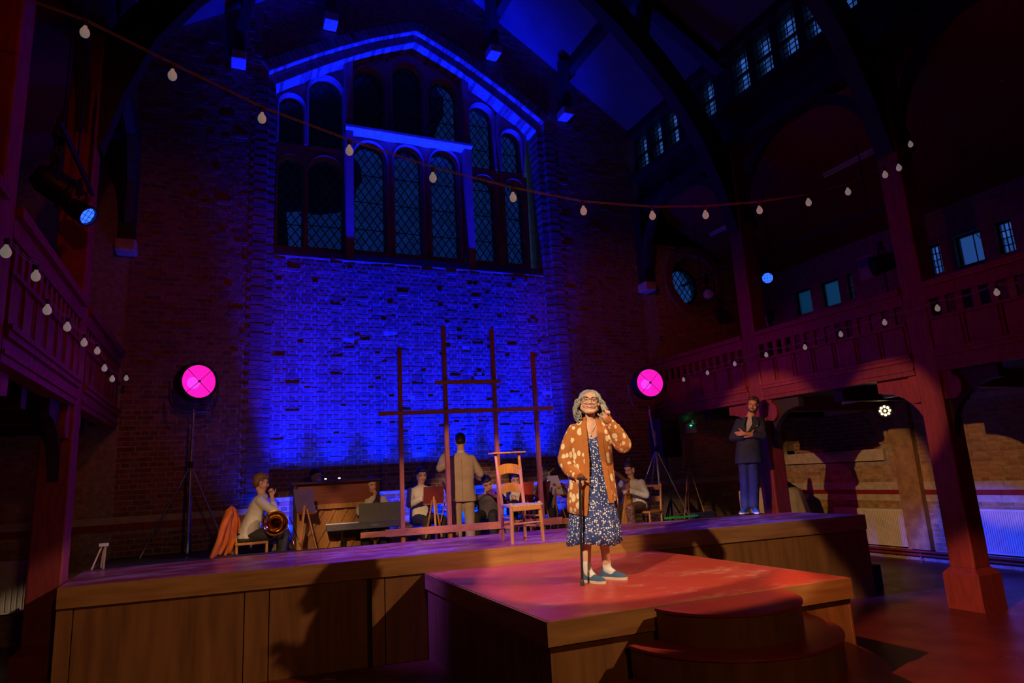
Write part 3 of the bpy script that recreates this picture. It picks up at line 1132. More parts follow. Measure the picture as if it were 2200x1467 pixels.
# wall brackets on the end wall: curved timber on a pale stone corbel
def wall_bracket(x, z, ztop, side, lab):
    t = thing('roof_bracket', (x, YW, z), 0, lab, 'bracket', 'purlin brackets on the end wall')
    MB().box(x - .12, x + .12, YW - .32, YW, z - .10, z + .08).build('corbel', M_STONE, t, bevel=.02)
    m = MB()
    m.box(x - .09, x + .09, YW - .27, YW - .02, z + .08, z + .36)
    m.bar((x, YW - .15, z + .3), (x + side * .16, YW - .5, ztop), .16, .2, (0, 1, 0))
    m.build('timber_bracket', M_TIMBER, t)
wall_bracket(0.05, 9.05, 10.1, 1, 'purlin bracket with blue lit corbel, leftmost above the arched window')
wall_bracket(1.58, 10.18, 11.2, 1, 'purlin bracket with blue lit corbel, at the top edge left of the arch point')
wall_bracket(4.82, 10.30, 11.3, -1, 'purlin bracket with blue lit corbel, right of the arch point')
wall_bracket(6.40, 9.22, 10.2, -1, 'purlin bracket with blue lit corbel, above the right shoulder of the arch')
# wall posts at the end of the arcade, with a forked brace
for s_, nm in ((1, 'forked wooden wall post on a corbel left of the round window'), (-1, 'forked wooden wall post on a corbel at the dark left side of the end wall')):
    x = MID + s_ * 4.74
    t = thing('wall_post', (x, YW, 5.5), 0, nm, 'wall post')
    MB().box(x - .14, x + .14, YW - .30, YW, 5.42, 5.62).build('corbel', M_STONE, t, bevel=.03)
    MB().box(x - .10, x + .10, YW - .26, YW - .02, 5.62, 7.4).build('post', M_TIMBER, t)
    m = MB().tube([(x, YW - .14, 5.9), (x + s_ * .08, YW - .14, 6.5), (x + s_ * .32, YW - .14, 7.1), (x + s_ * .6, YW - .14, 7.4)], .11, 6)
    m.build('curved_brace', M_TIMBER, t)
    m = MB().tube([(x, YW - .2, 5.9), (x - s_ * .04, YW - .4, 6.5), (x - s_ * .04, YW - .8, 7.1), (x, YW - 1.3, 7.4)], .11, 6)
    m.build('curved_brace', M_TIMBER, t)

# ---------------------------------------------------------------- columns and galleries
COLY = (8.2, 5.3, 2.45)
def column(s_, yc, lab):
    f = (lambda x: x) if s_ > 0 else mir
    x0, x1 = sorted((f(8.05), f(8.35)))
    t = thing('gallery_column', ((x0 + x1) / 2, yc, 0), 0, lab, 'column')
    MB().box(x0, x1, yc - .15, yc + .15, .46, 7.2).build('shaft', M_REDWOOD, t, bevel=.02)
    m = MB()
    m.box(x0 - .06, x1 + .06, yc - .21, yc + .21, 0, .40)
    r0 = [(x0 - .06, yc - .21), (x1 + .06, yc - .21), (x1 + .06, yc + .21), (x0 - .06, yc + .21)]
    r1 = [(x0, yc - .15), (x1, yc - .15), (x1, yc + .15), (x0, yc + .15)]
    m.loft([[(x, y, .40) for x, y in r0], [(x, y, .47) for x, y in r1]])
    m.build('plinth', M_REDWOOD, t)
    # curved knee braces under the gallery beam, and round-nosed bracket blocks
    for sy in (-1, 1):
        pts = []
        for k in range(9):
            a = math.pi / 2 * k / 8
            pts.append((yc + sy * (.15 + .62 * (1 - math.cos(a))), 2.02 + .62 * math.sin(a)))
        poly = pts + [(yc + sy * .77, 2.80), (yc + sy * .10, 2.80), (yc + sy * .10, 2.0)]
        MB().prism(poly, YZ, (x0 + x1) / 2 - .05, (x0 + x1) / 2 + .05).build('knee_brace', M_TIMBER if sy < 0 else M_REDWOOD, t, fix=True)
        n_ = [(yc + sy * .14, 2.82), (yc + sy * .28, 2.82)] + [(yc + sy * (.24 + .13 * math.cos(a)), 2.60 + .15 * math.sin(a)) for a in [math.pi * .4 - math.pi * .9 * k / 8 for k in range(9)]] + [(yc + sy * .14, 2.46)]
        xf = f(8.09)
        MB().prism(n_, YZ, min(xf, xf + s_ * .12), max(xf, xf + s_ * .12)).build('bracket_block', M_REDWOOD, t, fix=True)
        # arched brace above the gallery, up to the wall plate
        pts = []
        for k in range(11):
            a = math.pi / 2 * k / 10
            pts.append((yc + sy * (.14 + 1.28 * (1 - math.cos(a))), 5.75 + 1.45 * math.sin(a)))
        out = [(y + sy * -.02, z + .24) if z > 6.0 else (y - sy * .1, z) for y, z in pts]
        poly = pts + [(yc + sy * 1.42, 7.3), (yc + sy * .9, 7.3), (yc + sy * .42, 6.9), (yc + sy * .10, 6.3), (yc + sy * .10, 5.75)]
        MB().prism(poly, YZ, (x0 + x1) / 2 - .06, (x0 + x1) / 2 + .06).build('arcade_brace', M_TIMBER, t, fix=True)
    return t
column(1, 8.2, 'maroon painted gallery column the man in the navy suit leans on')
column(1, 5.3, 'maroon painted gallery column with plinth standing right of the stage')
column(-1, 8.2, 'maroon gallery column behind the left end of the stage')
column(-1, 5.3, 'maroon gallery column at the left edge of the picture')

def gallery_front(s_, y0, y1, lab):
    f = (lambda x: x) if s_ > 0 else mir
    X = lambda a, b_: sorted((f(a), f(b_)))
    t = thing('gallery_balustrade', (f(8.08), (y0 + y1) / 2, 2.8), 0, lab, 'balustrade')
    MB().box(*X(8.00, 8.20), y0, y1, 3.86, 3.94).build('handrail', M_REDWOOD, t, bevel=.012)
    MB().box(*X(8.05, 8.14), y0, y1, 3.71, 3.86).build('top_rail', M_REDWOOD, t)
    MB().box(*X(8.03, 8.16), y0, y1, 3.44, 3.475).build('mid_rail', M_REDWOOD, t)
    n = int(round((y1 - y0) / .192))
    pw = (y1 - y0) / n
    for k in range(n + 1):
        yc = y0 + k * pw
        MB().box(*X(8.065, 8.105), max(y0, yc - .042), min(y1, yc + .042), 3.47, 3.72).build('baluster', M_REDWOOD, t)
    n = int(round((y1 - y0) / .40))
    pw = (y1 - y0) / n
    for k in range(n):
        e = random.uniform(0, .006)
        MB().box(*X(8.06 + e, 8.10), y0 + k * pw + .008, y0 + (k + 1) * pw - .008, 3.06, 3.45).build('board', M_REDWOOD, t)
        MB().box(*X(8.045, 8.062), y0 + k * pw + .05, y0 + k * pw + .075, 3.08, 3.44).build('bead', M_REDWOOD, t)
    MB().box(*X(8.11, 8.14), y0, y1, 3.06, 3.45).build('backing', M_TIMBER, t)
    m = MB()
    m.box(*X(8.00, 8.2), y0, y1, 3.03, 3.07)
    m.box(*X(8.02, 8.2), y0, y1, 2.98, 3.03)
    m.build('moulding', M_REDWOOD, t)
    MB().box(*X(8.05, 8.2), y0, y1, 2.80, 2.98).build('fascia', M_REDWOOD, t)
    MB().box(*X(8.03, 8.2), y0, y1, 2.86, 2.89).build('fillet', M_REDWOOD, t)
gallery_front(1, 8.35, 11.0, 'maroon balustrade of the right gallery beside the round window')
gallery_front(1, 5.45, 8.05, 'maroon balustrade of the right gallery between the two columns')
gallery_front(1, 2.60, 5.15, 'maroon balustrade of the right gallery at the right edge of the picture')
gallery_front(-1, 8.35, 11.0, 'far dark stretch of the left gallery balustrade against the end wall')
gallery_front(-1, 5.45, 8.05, 'violet lit balustrade of the left gallery below the blue lantern')
gallery_front(-1, 2.60, 5.15, 'left gallery balustrade at the top left edge of the picture')
for s_, nm in ((1, 'floor_gallery_right'), (-1, 'floor_gallery_left')):
    f = (lambda x: x) if s_ > 0 else mir
    g = struct(nm, (f(9.6), 6, 2.8))
    MB().box(*sorted((f(8.2), f(11.1))), -8.2, 11.0, 2.84, 2.98).build('gallery_floor', M_TIMBER, g)
    for yc in (8.2, 5.3, 2.45, 6.75, 9.6):
        MB().box(*sorted((f(8.2), f(11.1))), yc - .08, yc + .08, 2.62, 2.85).build('cross_beam', M_REDWOOD if yc in COLY else M_TIMBER, g)

# ---------------------------------------------------------------- stage
S = 1.05
A = V((-1.35, 7.51, 0))
B = V((7.97, 6.45, 0))
E1 = (B - A).normalized()
NO = V((E1.y, -E1.x, 0))
if NO.y > 0:
    NO = -NO
LEN = (B - A).length
STAGE = [(-1.35, 7.51), (7.97, 6.45), (7.83, 8.38), (6.2, 8.48), (4.4, 8.62), (2.07, 9.10), (-1.38, 9.95)]


def fbox(mb, s0, s1, d0, d1, z0, z1):
    """box along the stage front; d is the distance out towards the audience"""
    vs = []
    for z in (z0, z1):
        for s_, d in ((s0, d0), (s1, d0), (s1, d1), (s0, d1)):
            p = A + E1 * s_ + NO * d
            vs.append((p.x, p.y, z))
    return mb.add(vs, [(0, 1, 2, 3), (7, 6, 5, 4), (0, 4, 5, 1), (1, 5, 6, 2), (2, 6, 7, 3), (3, 7, 4, 0)])


st = thing('stage', (3.3, 7.9, 0), 0, 'long raised stage with a red painted top and brown boarded front', 'stage')
XY = lambda u, v, d: (u, v, d)
inset = [(-1.33, 7.56), (7.94, 6.51), (7.80, 8.36), (6.2, 8.46), (4.4, 8.60), (2.07, 9.08), (-1.36, 9.92)]
MB().prism(inset, XY, 0.0, 1.02).build('carcass', M_TIMBER, st, fix=True)
# deck sheets laid along the front edge
for i in range(4):
    for j in range(2):
        s0, s1 = LEN * i / 4 + .001, LEN * (i + 1) / 4 - .001
        q0, q1 = (0.0, 1.22) if j == 0 else (1.222, 3.2)
        quad = []
        for s_, d in ((s0, -q0), (s1, -q0), (s1, -q1), (s0, -q1)):
            p = A + E1 * s_ + NO * d
            if s_ == s0 and i == 0:
                p = p - E1 * .5
            if s_ == s1 and i == 3:
                p = p + E1 * .5
            quad.append((p.x, p.y))
        c = clip_poly(quad, STAGE)
        if len(c) > 2:
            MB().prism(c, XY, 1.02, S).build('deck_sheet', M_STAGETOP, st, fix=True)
for s0, s1 in ((0.0, 2.35), (2.352, 4.6), (4.602, 7.0), (7.002, LEN)):
    fbox(MB(), s0, s1, 0.0, .022, .86, S - .002).build('fascia_board', M_BOARD, st, fix=True)
for s0, s1, d in ((0.0, .13, .004), (.14, 1.60, 0), (1.61, 1.83, .003), (1.84, 2.79, 0.0), (2.84, 2.97, .004), (2.98, 3.42, 0.002), (3.43, 6.12, 0), (6.13, 6.95, .003), (6.96, 7.95, 0), (7.96, 9.2, .002), (9.21, LEN, .004)):
    fbox(MB(), s0, s1, -.02, -.004 + d, 0, .855).build('front_panel', M_PLY, st, fix=True)
MB().add([(-1.352, 7.51, 0), (-1.38, 9.95, 0), (-1.38, 9.95, S - .03), (-1.352, 7.51, S - .03)], [(0, 1, 2, 3)]).build('end_panel', M_PLY, st)
MB().add([(7.972, 6.45, 0), (7.832, 8.38, 0), (7.832, 8.38, S - .03), (7.972, 6.45, S - .03)], [(0, 1, 2, 3)]).build('end_panel', M_PLY, st)

# thrust platform
T = .86
th = thing('thrust_platform', (3.4, 5.4, 0), 0, 'low red topped thrust platform jutting out from the stage', 'stage')
TP = [(2.05, 4.22), (4.76, 4.10), (4.74, 6.80), (2.04, 7.10)]
TI = [(2.08, 4.26), (4.73, 4.14), (4.71, 6.79), (2.07, 7.09)]
MB().prism(TI, XY, 0, .83).build('carcass', M_TIMBER, th, fix=True)
cutx = 3.05
for a, b_ in (((2.05, 3.42)), ((3.422, 4.76))):
    c = clip_poly([(a, 3.9), (b_, 3.9), (b_, 7.3), (a, 7.3)], TP)
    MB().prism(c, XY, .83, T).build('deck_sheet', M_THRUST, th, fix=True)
def side_boards(root, p, q, z0, z1, zf, cuts, mf, mp):
    p, q = V((*p, 0)), V((*q, 0))
    d = (q - p).normalized()
    n = V((d.y, -d.x, 0))
    L_ = (q - p).length
    def bx(s0, s1, d0, d1, a, b_, name, mt):
        mb = MB()
        vs = []
        for z in (a, b_):
            for s_, dd in ((s0, d0), (s1, d0), (s1, d1), (s0, d1)):
                w_ = p + d * s_ + n * dd
                vs.append((w_.x, w_.y, z))
        mb.add(vs, [(0, 1, 2, 3), (7, 6, 5, 4), (0, 4, 5, 1), (1, 5, 6, 2), (2, 6, 7, 3), (3, 7, 4, 0)]).build(name, mt, root, fix=True)
    bx(-.018, L_ + .018, 0, .02, zf, z1 - .002, 'fascia_board', mf)
    cs = [0] + [c_ * L_ for c_ in cuts] + [L_]
    for i in range(len(cs) - 1):
        bx(cs[i] + .003, cs[i + 1] - .003, -.025, -.004, z0, zf - .004, 'front_panel', mp)
side_boards(th, TP[0], TP[1], 0, T, .70, (.30, .80), M_BOARD, M_PLY)
side_boards(th, TP[3], TP[0], 0, T, .70, (.06, .55), M_BOARD, M_PLY)
side_boards(th, TP[1], TP[2], 0, T, .70, (.06, .5), M_BOARD, M_PLY)

# half-round steps in front of the thrust
sp = thing('curved_steps', (3.42, 4.1, 0), 0, 'half round red topped steps stacked in front of the thrust platform', 'steps')
for r, z0, z1 in ((.58, .645, .857), (.82, .43, .645), (1.07, .215, .43), (1.32, 0, .215)):
    def half(rr):
        return [(3.43 + rr * math.cos(a), 4.125 - rr * math.sin(a)) for a in [math.pi * k / 40 for k in range(41)]]
    MB().prism(half(r - .012), XY, z0, z1 - .018).build('riser', M_PLY, sp, 40, fix=True)
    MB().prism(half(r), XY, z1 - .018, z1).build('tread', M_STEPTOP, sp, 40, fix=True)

# band platform behind the stage
bpf = struct('floor_platform', (3.3, 10, 0))
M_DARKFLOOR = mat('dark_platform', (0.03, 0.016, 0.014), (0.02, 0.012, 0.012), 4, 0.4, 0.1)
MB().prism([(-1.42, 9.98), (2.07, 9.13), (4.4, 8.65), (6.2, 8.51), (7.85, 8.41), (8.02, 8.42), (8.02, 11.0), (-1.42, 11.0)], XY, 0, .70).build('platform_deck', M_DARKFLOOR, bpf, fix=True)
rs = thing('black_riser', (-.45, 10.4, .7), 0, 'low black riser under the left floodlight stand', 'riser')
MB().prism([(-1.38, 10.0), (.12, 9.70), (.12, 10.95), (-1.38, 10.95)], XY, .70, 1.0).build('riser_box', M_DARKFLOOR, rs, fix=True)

# ---------------------------------------------------------------- radiators and pipes
def radiator(to3, w_, h_, lab, ribs, name='radiator'):
    t = thing(name, to3(0, 0, 0), 0, lab, 'radiator', 'radiators')
    m = MB()
    def bx(u0, u1, d0, d1, z0, z1, mb):
        vs = [to3(u, d, z) for z in (z0, z1) for u, d in ((u0, d0), (u1, d0), (u1, d1), (u0, d1))]
        mb.add(vs, [(0, 1, 2, 3), (7, 6, 5, 4), (0, 4, 5, 1), (1, 5, 6, 2), (2, 6, 7, 3), (3, 7, 4, 0)])
    bx(-w_ / 2, w_ / 2, .03, .10, 0, h_, m)
    m.build('panel', M_WHITE, t, fix=True)
    m = MB()
    n = int(w_ / ribs)
    for k in range(n):
        u = -w_ / 2 + (k + .5) * w_ / n
        bx(u - ribs * .3, u + ribs * .3, .10, .112, .03, h_ - .03, m)
    m.build('ribs', M_WHITE, t, fix=True)
    for e in (-1, 1):
        m = MB()
        bx(e * (w_ / 2) - .012, e * (w_ / 2) + .012, .02, .105, -.01, h_ + .01, m)
        m.build('end_cover', M_WHITE, t, fix=True)
    m = MB()
    m.cyl(to3(w_ / 2 + .04, .06, -.2), to3(w_ / 2 + .04, .06, .06), .012)
    m.cyl(to3(w_ / 2 - .02, .06, .05), to3(w_ / 2 + .06, .06, .05), .016)
    m.build('valve', M_STEEL, t, 40)
radiator(lambda u, d, z: (11.1 - d, 8.76 - u, .22 + z), 1.55, .64, 'white panel radiator half in blue light behind the right end of the stage', .033)
radiator(lambda u, d, z: (11.1 - d, 6.24 - u, .22 + z), 1.75, .68, 'white panel radiator in blue light at the right edge of the picture', .033)
radiator(lambda u, d, z: (-2.75 + u, 11.0 - d, .42 + z), 1.30, .66, 'ribbed white radiator in the dark left aisle', .06)
for z, lab in ((.10, 'lower heating pipe along the foot of the right wall'), (.16, 'upper heating pipe along the foot of the right wall')):
    t = thing('heating_pipe', (11.0, 7, z), 0, lab, 'pipe')
    MB().cyl((11.02, 4.2, z), (11.02, 10.9, z), .022, n=10).build('pipe', M_REDWOOD, t, 60)
    for y in (5.6, 7.3, 9.0):
        MB().box(11.0, 11.1, y - .012, y + .012, z - .03, z + .03).build('clip', M_STEEL, t)
# ---------------------------------------------------------------- props
def unit(v):
    return V(v).normalized()


# --- pink floodlights on stands
M_PINK = emit('pink_reflector', (1.0, 0.012, 0.50), 0.85)
M_PINKB = emit('pink_bulb', (1.0, 0.06, 0.95), 0.9)
M_HOUSE = mat('floodlight_housing', (0.03, 0.03, 0.05), (0.02, 0.02, 0.035), 20, 0.35, metal=0.5)
M_CLEAR = clear_glass('lens_glass', 0.06)
def floodlight(c, n, base, hub, feet, lab):
    c, n = V(c), unit(n)
    t = thing('floodlight', base, 0, lab, 'floodlight')
    side = n.cross(V((0, 0, 1))).normalized()
    upv = side.cross(n)
    R = .232
    m = MB().lathe([(R + .004, 0.0), (R + .035, 0.0), (R + .045, -.05), (R + .045, -.16), (R + .01, -.30), (.16, -.38), (.04, -.42), (0.001, -.42)], c, n, 36)
    h = m.build('housing', M_HOUSE, t, 35, fix=True)
    m = MB().lathe([(R + .002, .012), (R + .03, .012), (R + .03, -.012), (R + .002, -.012), (R + .002, .012)], c, n, 36)
    m.build('rim', M_HOUSE, h, 35)
    m = MB().lathe([(R, -.004), (R * .97, -.09), (R * .86, -.18), (R * .6, -.26), (.05, -.30), (.001, -.30)], c, n, 36)
    m.build('reflector', M_PINK, t, 180, label='glowing pink reflector bowl')
    MB().ell(c - n * .19, .085).build('bulb', M_PINKB, t, 180, label='glowing violet pink bulb')
    m = MB()
    for k in range(4):
        a = math.pi / 4 + k * math.pi / 2
        m.cyl(c + n * .016, c + n * .012 + (side * math.cos(a) + upv * math.sin(a)) * (R + .012), .004, n=6)
    m.cyl(c + n * .004, c + n * .03, .017, n=10)
    m.build('wire_guard', M_BLACK, t, 40)
    b = V(base)
    top = V((b.x, b.y, c.z - .46))
    pts = []
    for k in range(17):
        a = math.pi * (k / 16)
        sx = math.cos(a)
        pts.append(c - n * .14 + side * (.335 * (1 if sx > 0 else -1) * abs(sx) ** .45) - V((0, 0, 1)) * (.42 * math.sin(a) ** .6))
    bot = min(pts, key=lambda p: p.z)
    off = V((b.x - bot.x, b.y - bot.y, 0))
    m = MB()
    for d in (-.016, .016):
        m.tube([p + n * d for p in pts], .011, 8)
    m.build('yoke', M_STEEL if False else mat('dark_grey_tube', (.16, .16, .18), (.11, .11, .13), 20, .4, metal=.7), t, 60)
    m = MB()
    m.cyl(bot + V((0, 0, .03)), V((bot.x, bot.y, bot.z - .10)), .02, n=10)
    m.build('spigot', M_STEEL, t, 40)
    hb = V((b.x, b.y, hub))
    m = MB()
    m.cyl((bot.x, bot.y, bot.z - .08), (hb.x, hb.y, hub), .016, n=10)
    m.cyl((hb.x, hb.y, hub + .3), (b.x, b.y, b.z + .02), .021, n=10)
    m.build('pole', M_STEEL, t, 60)
    m = MB()
    m.cyl(hb - V((0, 0, .05)), hb + V((0, 0, .04)), .034, n=12)
    m.build('collar', M_BLACK, t, 40)
    for f in feet:
        m = MB().cyl(hb, f, .012, n=8)
        lg = m.build('leg', M_STEEL, t, 60)
        mm = MB().cap(V(f) + V((0, 0, .015)), V(f) + V((0, 0, .02)), .018)
        mm.build('foot', M_BLACK, lg, 60)
    m = MB()
    for f in feet:
        q = hb.lerp(V(f), .75)
        m.cyl((b.x, b.y, b.z + .28), q, .007, n=6)
    m.build('stay', M_STEEL, t, 60)
floodlight((-.335, 10.15, 3.375), (.40, -.92, -.02), (-.40, 10.30, 1.0), 2.22, [(-.98, 10.40, 1.0), (.10, 10.35, 1.0), (-.38, 10.85, 1.0)], 'pink glowing round floodlight on a tripod at the left of the end wall')
floodlight((6.62, 9.10, 3.235), (-.24, -.97, .0), (6.72, 9.25, .70), 2.13, [(7.32, 9.15, .70), (6.20, 9.62, .70), (6.85, 9.95, .70)], 'pink glowing round floodlight on a tripod behind the harpist')

# --- wooden frame of posts and bars at the back of the stage
wf_ = thing('stage_set_screen', (3.4, 9.0, .70), 0, 'tall open wooden frame of four posts and two crossbars behind the chair', 'set piece')
def fy(x):
    return 9.30 - .19 * (x - 2.1)
for x, zt in ((2.35, 3.78), (3.00, 4.09), (3.73, 4.04), (4.35, 3.68)):
    y = fy(x) + .06
    MB().box(x - .029, x + .029, y - .029, y + .029, .70, zt).build('post', M_PINEV, wf_, bevel=.003)
def fbar(x0, x1, z0, z1, dy, name, mt=None):
    d = .036
    m = MB().bar((x0, fy(x0) + dy, (z0 + z1) / 2), (x1, fy(x1) + dy, (z0 + z1) / 2), d, z1 - z0)
    m.build(name, mt or M_PINE, wf_, bevel=.003)
fbar(2.84, 3.81, 3.20, 3.255, .005, 'crossbar')
fbar(2.03, 4.60, 2.765, 2.825, .005, 'crossbar')
fbar(2.10, 4.62, 1.085, 1.185, .0, 'base_beam')
fbar(1.78, 2.12, 1.09, 1.165, .06, 'base_beam')
fbar(4.60, 4.86, 1.08, 1.16, .05, 'base_beam')

# --- church chair
ch = thing('church_chair', (3.32, 7.38, S), 0, 'old rush seated church chair with a shelf on top of its ladder back', 'chair')
c0 = V((3.32, 7.38, S))
FL, FR, BL, BR = V((3.11, 7.22, S)), V((3.545, 7.29, S)), V((3.135, 7.555, S)), V((3.43, 7.555, S))
def leg(p, q, r0, r1, par=ch, name='leg'):
    return MB().tube([p, V(p).lerp(V(q), .5), q], [r0, (r0 + r1) / 2 + .002, r1], 10).build(name, M_OAK, par, 50)
sz = S + .43
for p, dx, dy in ((FL, .015, .01), (FR, -.02, .01)):
    leg(p, p + V((dx, dy, .46)), .021, .024)
for p, dx in ((BL, -.02), (BR, .0)):
    pts = [p, p + V((0, -.01, .43)), p + V((dx, .06, 1.05))]
    MB().tube(pts, [.019, .023, .019], 10).build('leg', M_OAK, ch, 50)
M_RUSH = mat('rush_seat', (.42, .34, .24), (.28, .21, .14), 40, .8, .6, (1, 6, 1))
q = [FL + V((.0, -.02, 0)), FR + V((.0, -.02, 0)), BR + V((.01, 0, 0)), BL + V((-.01, 0, 0))]
ctr = (q[0] + q[1] + q[2] + q[3]) / 4
m = MB()
rings = []
for s_, z in ((.97, sz - .028), (1.03, sz - .012), (1.03, sz + .008), (.8, sz + .012), (.3, sz - .004)):
    r = []
    for i in range(4):
        for k in range(4):
            p = q[i].lerp(q[(i + 1) % 4], k / 4)
            p = ctr + (p - ctr) * s_
            r.append((p.x, p.y, z))
    rings.append(r)
m.loft(rings)
m.build('seat', M_RUSH, ch, 60)
MB().bar(FL + V((.02, -.015, .395)), FR + V((-.02, -.015, .395)), .028, .06).build('seat_rail', M_OAK, ch, bevel=.005)
for a, b_, zs in ((FL, FR, (.22,)), (FL, BL, (.17, .29)), (FR, BR, (.17, .29)), (BL, BR, (.20,))):
    for z in zs:
        MB().tube([a + V((0, 0, z)), a.lerp(b_, .5) + V((0, 0, z)), b_ + V((0, 0, z))], [.009, .014, .009], 8).build('stretcher', M_OAK, ch, 60)
def slat(z0, z1, bow):
    m = MB()
    rows = []
    for k in range(9):
        t = k / 8
        tz = lambda z: (z - .43) / .62
        xl = BL.x + -.02 * max(0, tz(z0)) + .012
        xr = BR.x - .012
        yb = BL.y - .01 + .07 * max(0, tz((z0 + z1) / 2)) + .03 * math.sin(math.pi * t)
        arch = bow * math.sin(math.pi * t)
        x = lerp(xl, xr, t)
        rows.append([(x, yb - .008, S + z0 + arch * .8), (x, yb + .008, S + z0 + arch * .8), (x, yb + .008, S + z1 + arch), (x, yb - .008, S + z1 + arch)])
    m.loft(rows)
    m.build('back_slat', M_OAK, ch, 40)
slat(.56, .665, .028)
slat(.785, .90, .028)
m = MB().box(BL.x - .075, BR.x + .06, BL.y - .03, BL.y + .17, S + 1.05, S + 1.068)
m.build('book_shelf', M_OAK, ch, bevel=.004)

# --- second church chairs for the band (simple rush chairs)
def band_chair(x, y, z, rz, lab, name='wooden_chair'):
    t = thing(name, (x, y, z), rz, lab, 'chair', 'wooden chairs of the band')
    for sx in (-.19, .19):
        MB().tube([(sx, -.19, 0), (sx, -.19, .44)], .018, 8).build('leg', M_OAK, t, 50, local=True)
        MB().tube([(sx * .9, .17, 0), (sx * .9, .18, .44), (sx * .88, .25, .86)], .018, 8).build('leg', M_OAK, t, 50, local=True)
    MB().box(-.21, .21, -.21, .20, .42, .455).build('seat', M_OAK, t, bevel=.01, local=True)
    for z0 in (.58, .76):
        MB().box(-.17, .17, .21 + (z0 - .44) * .15, .23 + (z0 - .44) * .15, z0, z0 + .085).build('back_slat', M_OAK, t, bevel=.006, local=True)
    MB().tube([(-.19, -.19, .2), (.19, -.19, .2)], .011, 6).build('stretcher', M_OAK, t, 60, local=True)
    return t
band_chair(.38, 9.78, .70, math.radians(-88 + 180), 'wooden chair under the seated trombone player')
band_chair(6.28, 9.08, .70, math.radians(-68), 'wooden chair under the harp player')

# orange jacket hung over the trombonist's chair
jk = thing('orange_jacket', (.10, 9.62, .70), 0, 'rust orange jacket hanging over the back of the trombone player chair', 'jacket')
M_ORANGE = mat('rust_cloth', (.55, .12, .008), (.40, .08, .006), 9, .8, .5, bscale=30)
m = MB()
for k in range(7):
    t_ = k / 6
    y = 9.46 + .05 * math.sin(k * 2.3) + .2 * t_
    r0 = .042 + .014 * math.sin(5 * t_)
    m.caps([(.09 + .014 * k, y, 1.61 - .012 * abs(k - 3)), (.03 + .034 * k, y - .02, 1.42), (.0 + .036 * k, y + .02 * math.sin(k * 1.7), 1.2), (-.05 + .04 * k + .02 * math.sin(k * 2.1), y, 1.02 + .02 * (k % 3))], [.032, r0 * .62, r0 * .66, r0 * .5], 8)
m.caps([(.12, 9.44, 1.56), (.04, 9.38, 1.40), (-.01, 9.36, 1.2), (-.09, 9.34, 1.02)], [.036, .042, .038, .030], 8)
m.build('cloth', M_ORANGE, jk, remesh=.012, soft=3)

# --- upright piano seen from behind
pn = thing('upright_piano', (1.5, 10.3, .70), 0, 'upright piano turned with its ribbed wooden back to the audience', 'piano')
M_PBACK = mat('piano_back_wood', (.42, .20, .05), (.30, .13, .03), 5, .5, .15, (8, 8, 1))
M_PDARK = mat('piano_case', (.05, .014, .010), (.03, .009, .008), 5, .3, .05, (1, 8, 8), coat=.5)
px0, px1, py0 = .98, 2.10, 9.86
MB().box(px0 - .05, px0, py0 - .02, py0 + .55, .70, 1.86).build('side', M_PDARK, pn, bevel=.006)
MB().box(px1, px1 + .05, py0 - .02, py0 + .55, .70, 1.86).build('side', M_PDARK, pn, bevel=.006)
MB().box(px0 - .08, px1 + .08, py0 - .05, py0 + .6, 1.86, 1.89).build('lid', M_PDARK, pn, bevel=.006)
MB().box(px0, px1, py0 + .06, py0 + .09, 1.55, 1.86).build('upper_panel', mat('piano_red_panel', (.22, .05, .02), (.16, .035, .015), 5, .4, .1, (1, 8, 8)), pn)
MB().box(px0, px1, py0 + .09, py0 + .12, .74, 1.55).build('soundboard', M_PBACK, pn)
MB().box(px0, px1, py0 + .0, py0 + .09, 1.50, 1.57).build('back_rail', M_PBACK, pn, bevel=.004)
MB().box(px0, px1, py0 + .0, py0 + .09, .74, .84).build('back_rail', M_PBACK, pn, bevel=.004)
MB().box(px0, px0 + .07, py0 + .0, py0 + .09, .84, 1.50).build('back_post', M_PBACK, pn, bevel=.004)
for k in range(6):
    x = px0 + .30 + k * .17
    MB().bar((x - .30, py0 + .07, .86), (x + .06, py0 + .07, 1.49), .045, .018, (0, 1, 0)).build('rib', M_PBACK, pn)
MB().box(px0, px1, py0 + .2, py0 + .55, .74, 1.3).build('key_bed', M_PDARK, pn)

# --- stage piano keyboard on a stand
kb = thing('stage_keyboard', (1.85, 9.55, .70), 0, 'black stage keyboard with music rest on a stand behind the wooden beam', 'keyboard')
M_GREYP = mat('dark_grey_plastic', (.05, .05, .055), (.035, .035, .04), 30, .45)
ka, kbp = V((1.33, 9.52, 1.25)), V((2.38, 9.36, 1.25))
kd = (kbp - ka).normalized()
kn = V((kd.y, -kd.x, 0))
MB().bar(ka - kn * .14, kbp - kn * .14, .28, .085).build('body', M_GREYP, kb, bevel=.01)
MB().bar(ka - kn * .16 + V((0, 0, .045)), kbp - kn * .16 + V((0, 0, .045)), .14, .02).build('white_keys', M_WHITE, kb)
m = MB()
p = ka.lerp(kbp, .42) - kn * .05
q_ = ka.lerp(kbp, .98) - kn * .05
m.add([p + V((0, 0, .04)), q_ + V((0, 0, .04)), q_ - kn * .06 + V((0, 0, .30)), p - kn * .06 + V((0, 0, .30)), p - kn * .01 + V((0, 0, .04)), q_ - kn * .01 + V((0, 0, .04)), q_ - kn * .07 + V((0, 0, .30)), p - kn * .07 + V((0, 0, .30))], [(0, 1, 2, 3), (7, 6, 5, 4), (0, 4, 5, 1), (1, 5, 6, 2), (2, 6, 7, 3), (3, 7, 4, 0)])
m.build('music_rest', M_BLACKP, kb, fix=True)
m = MB()
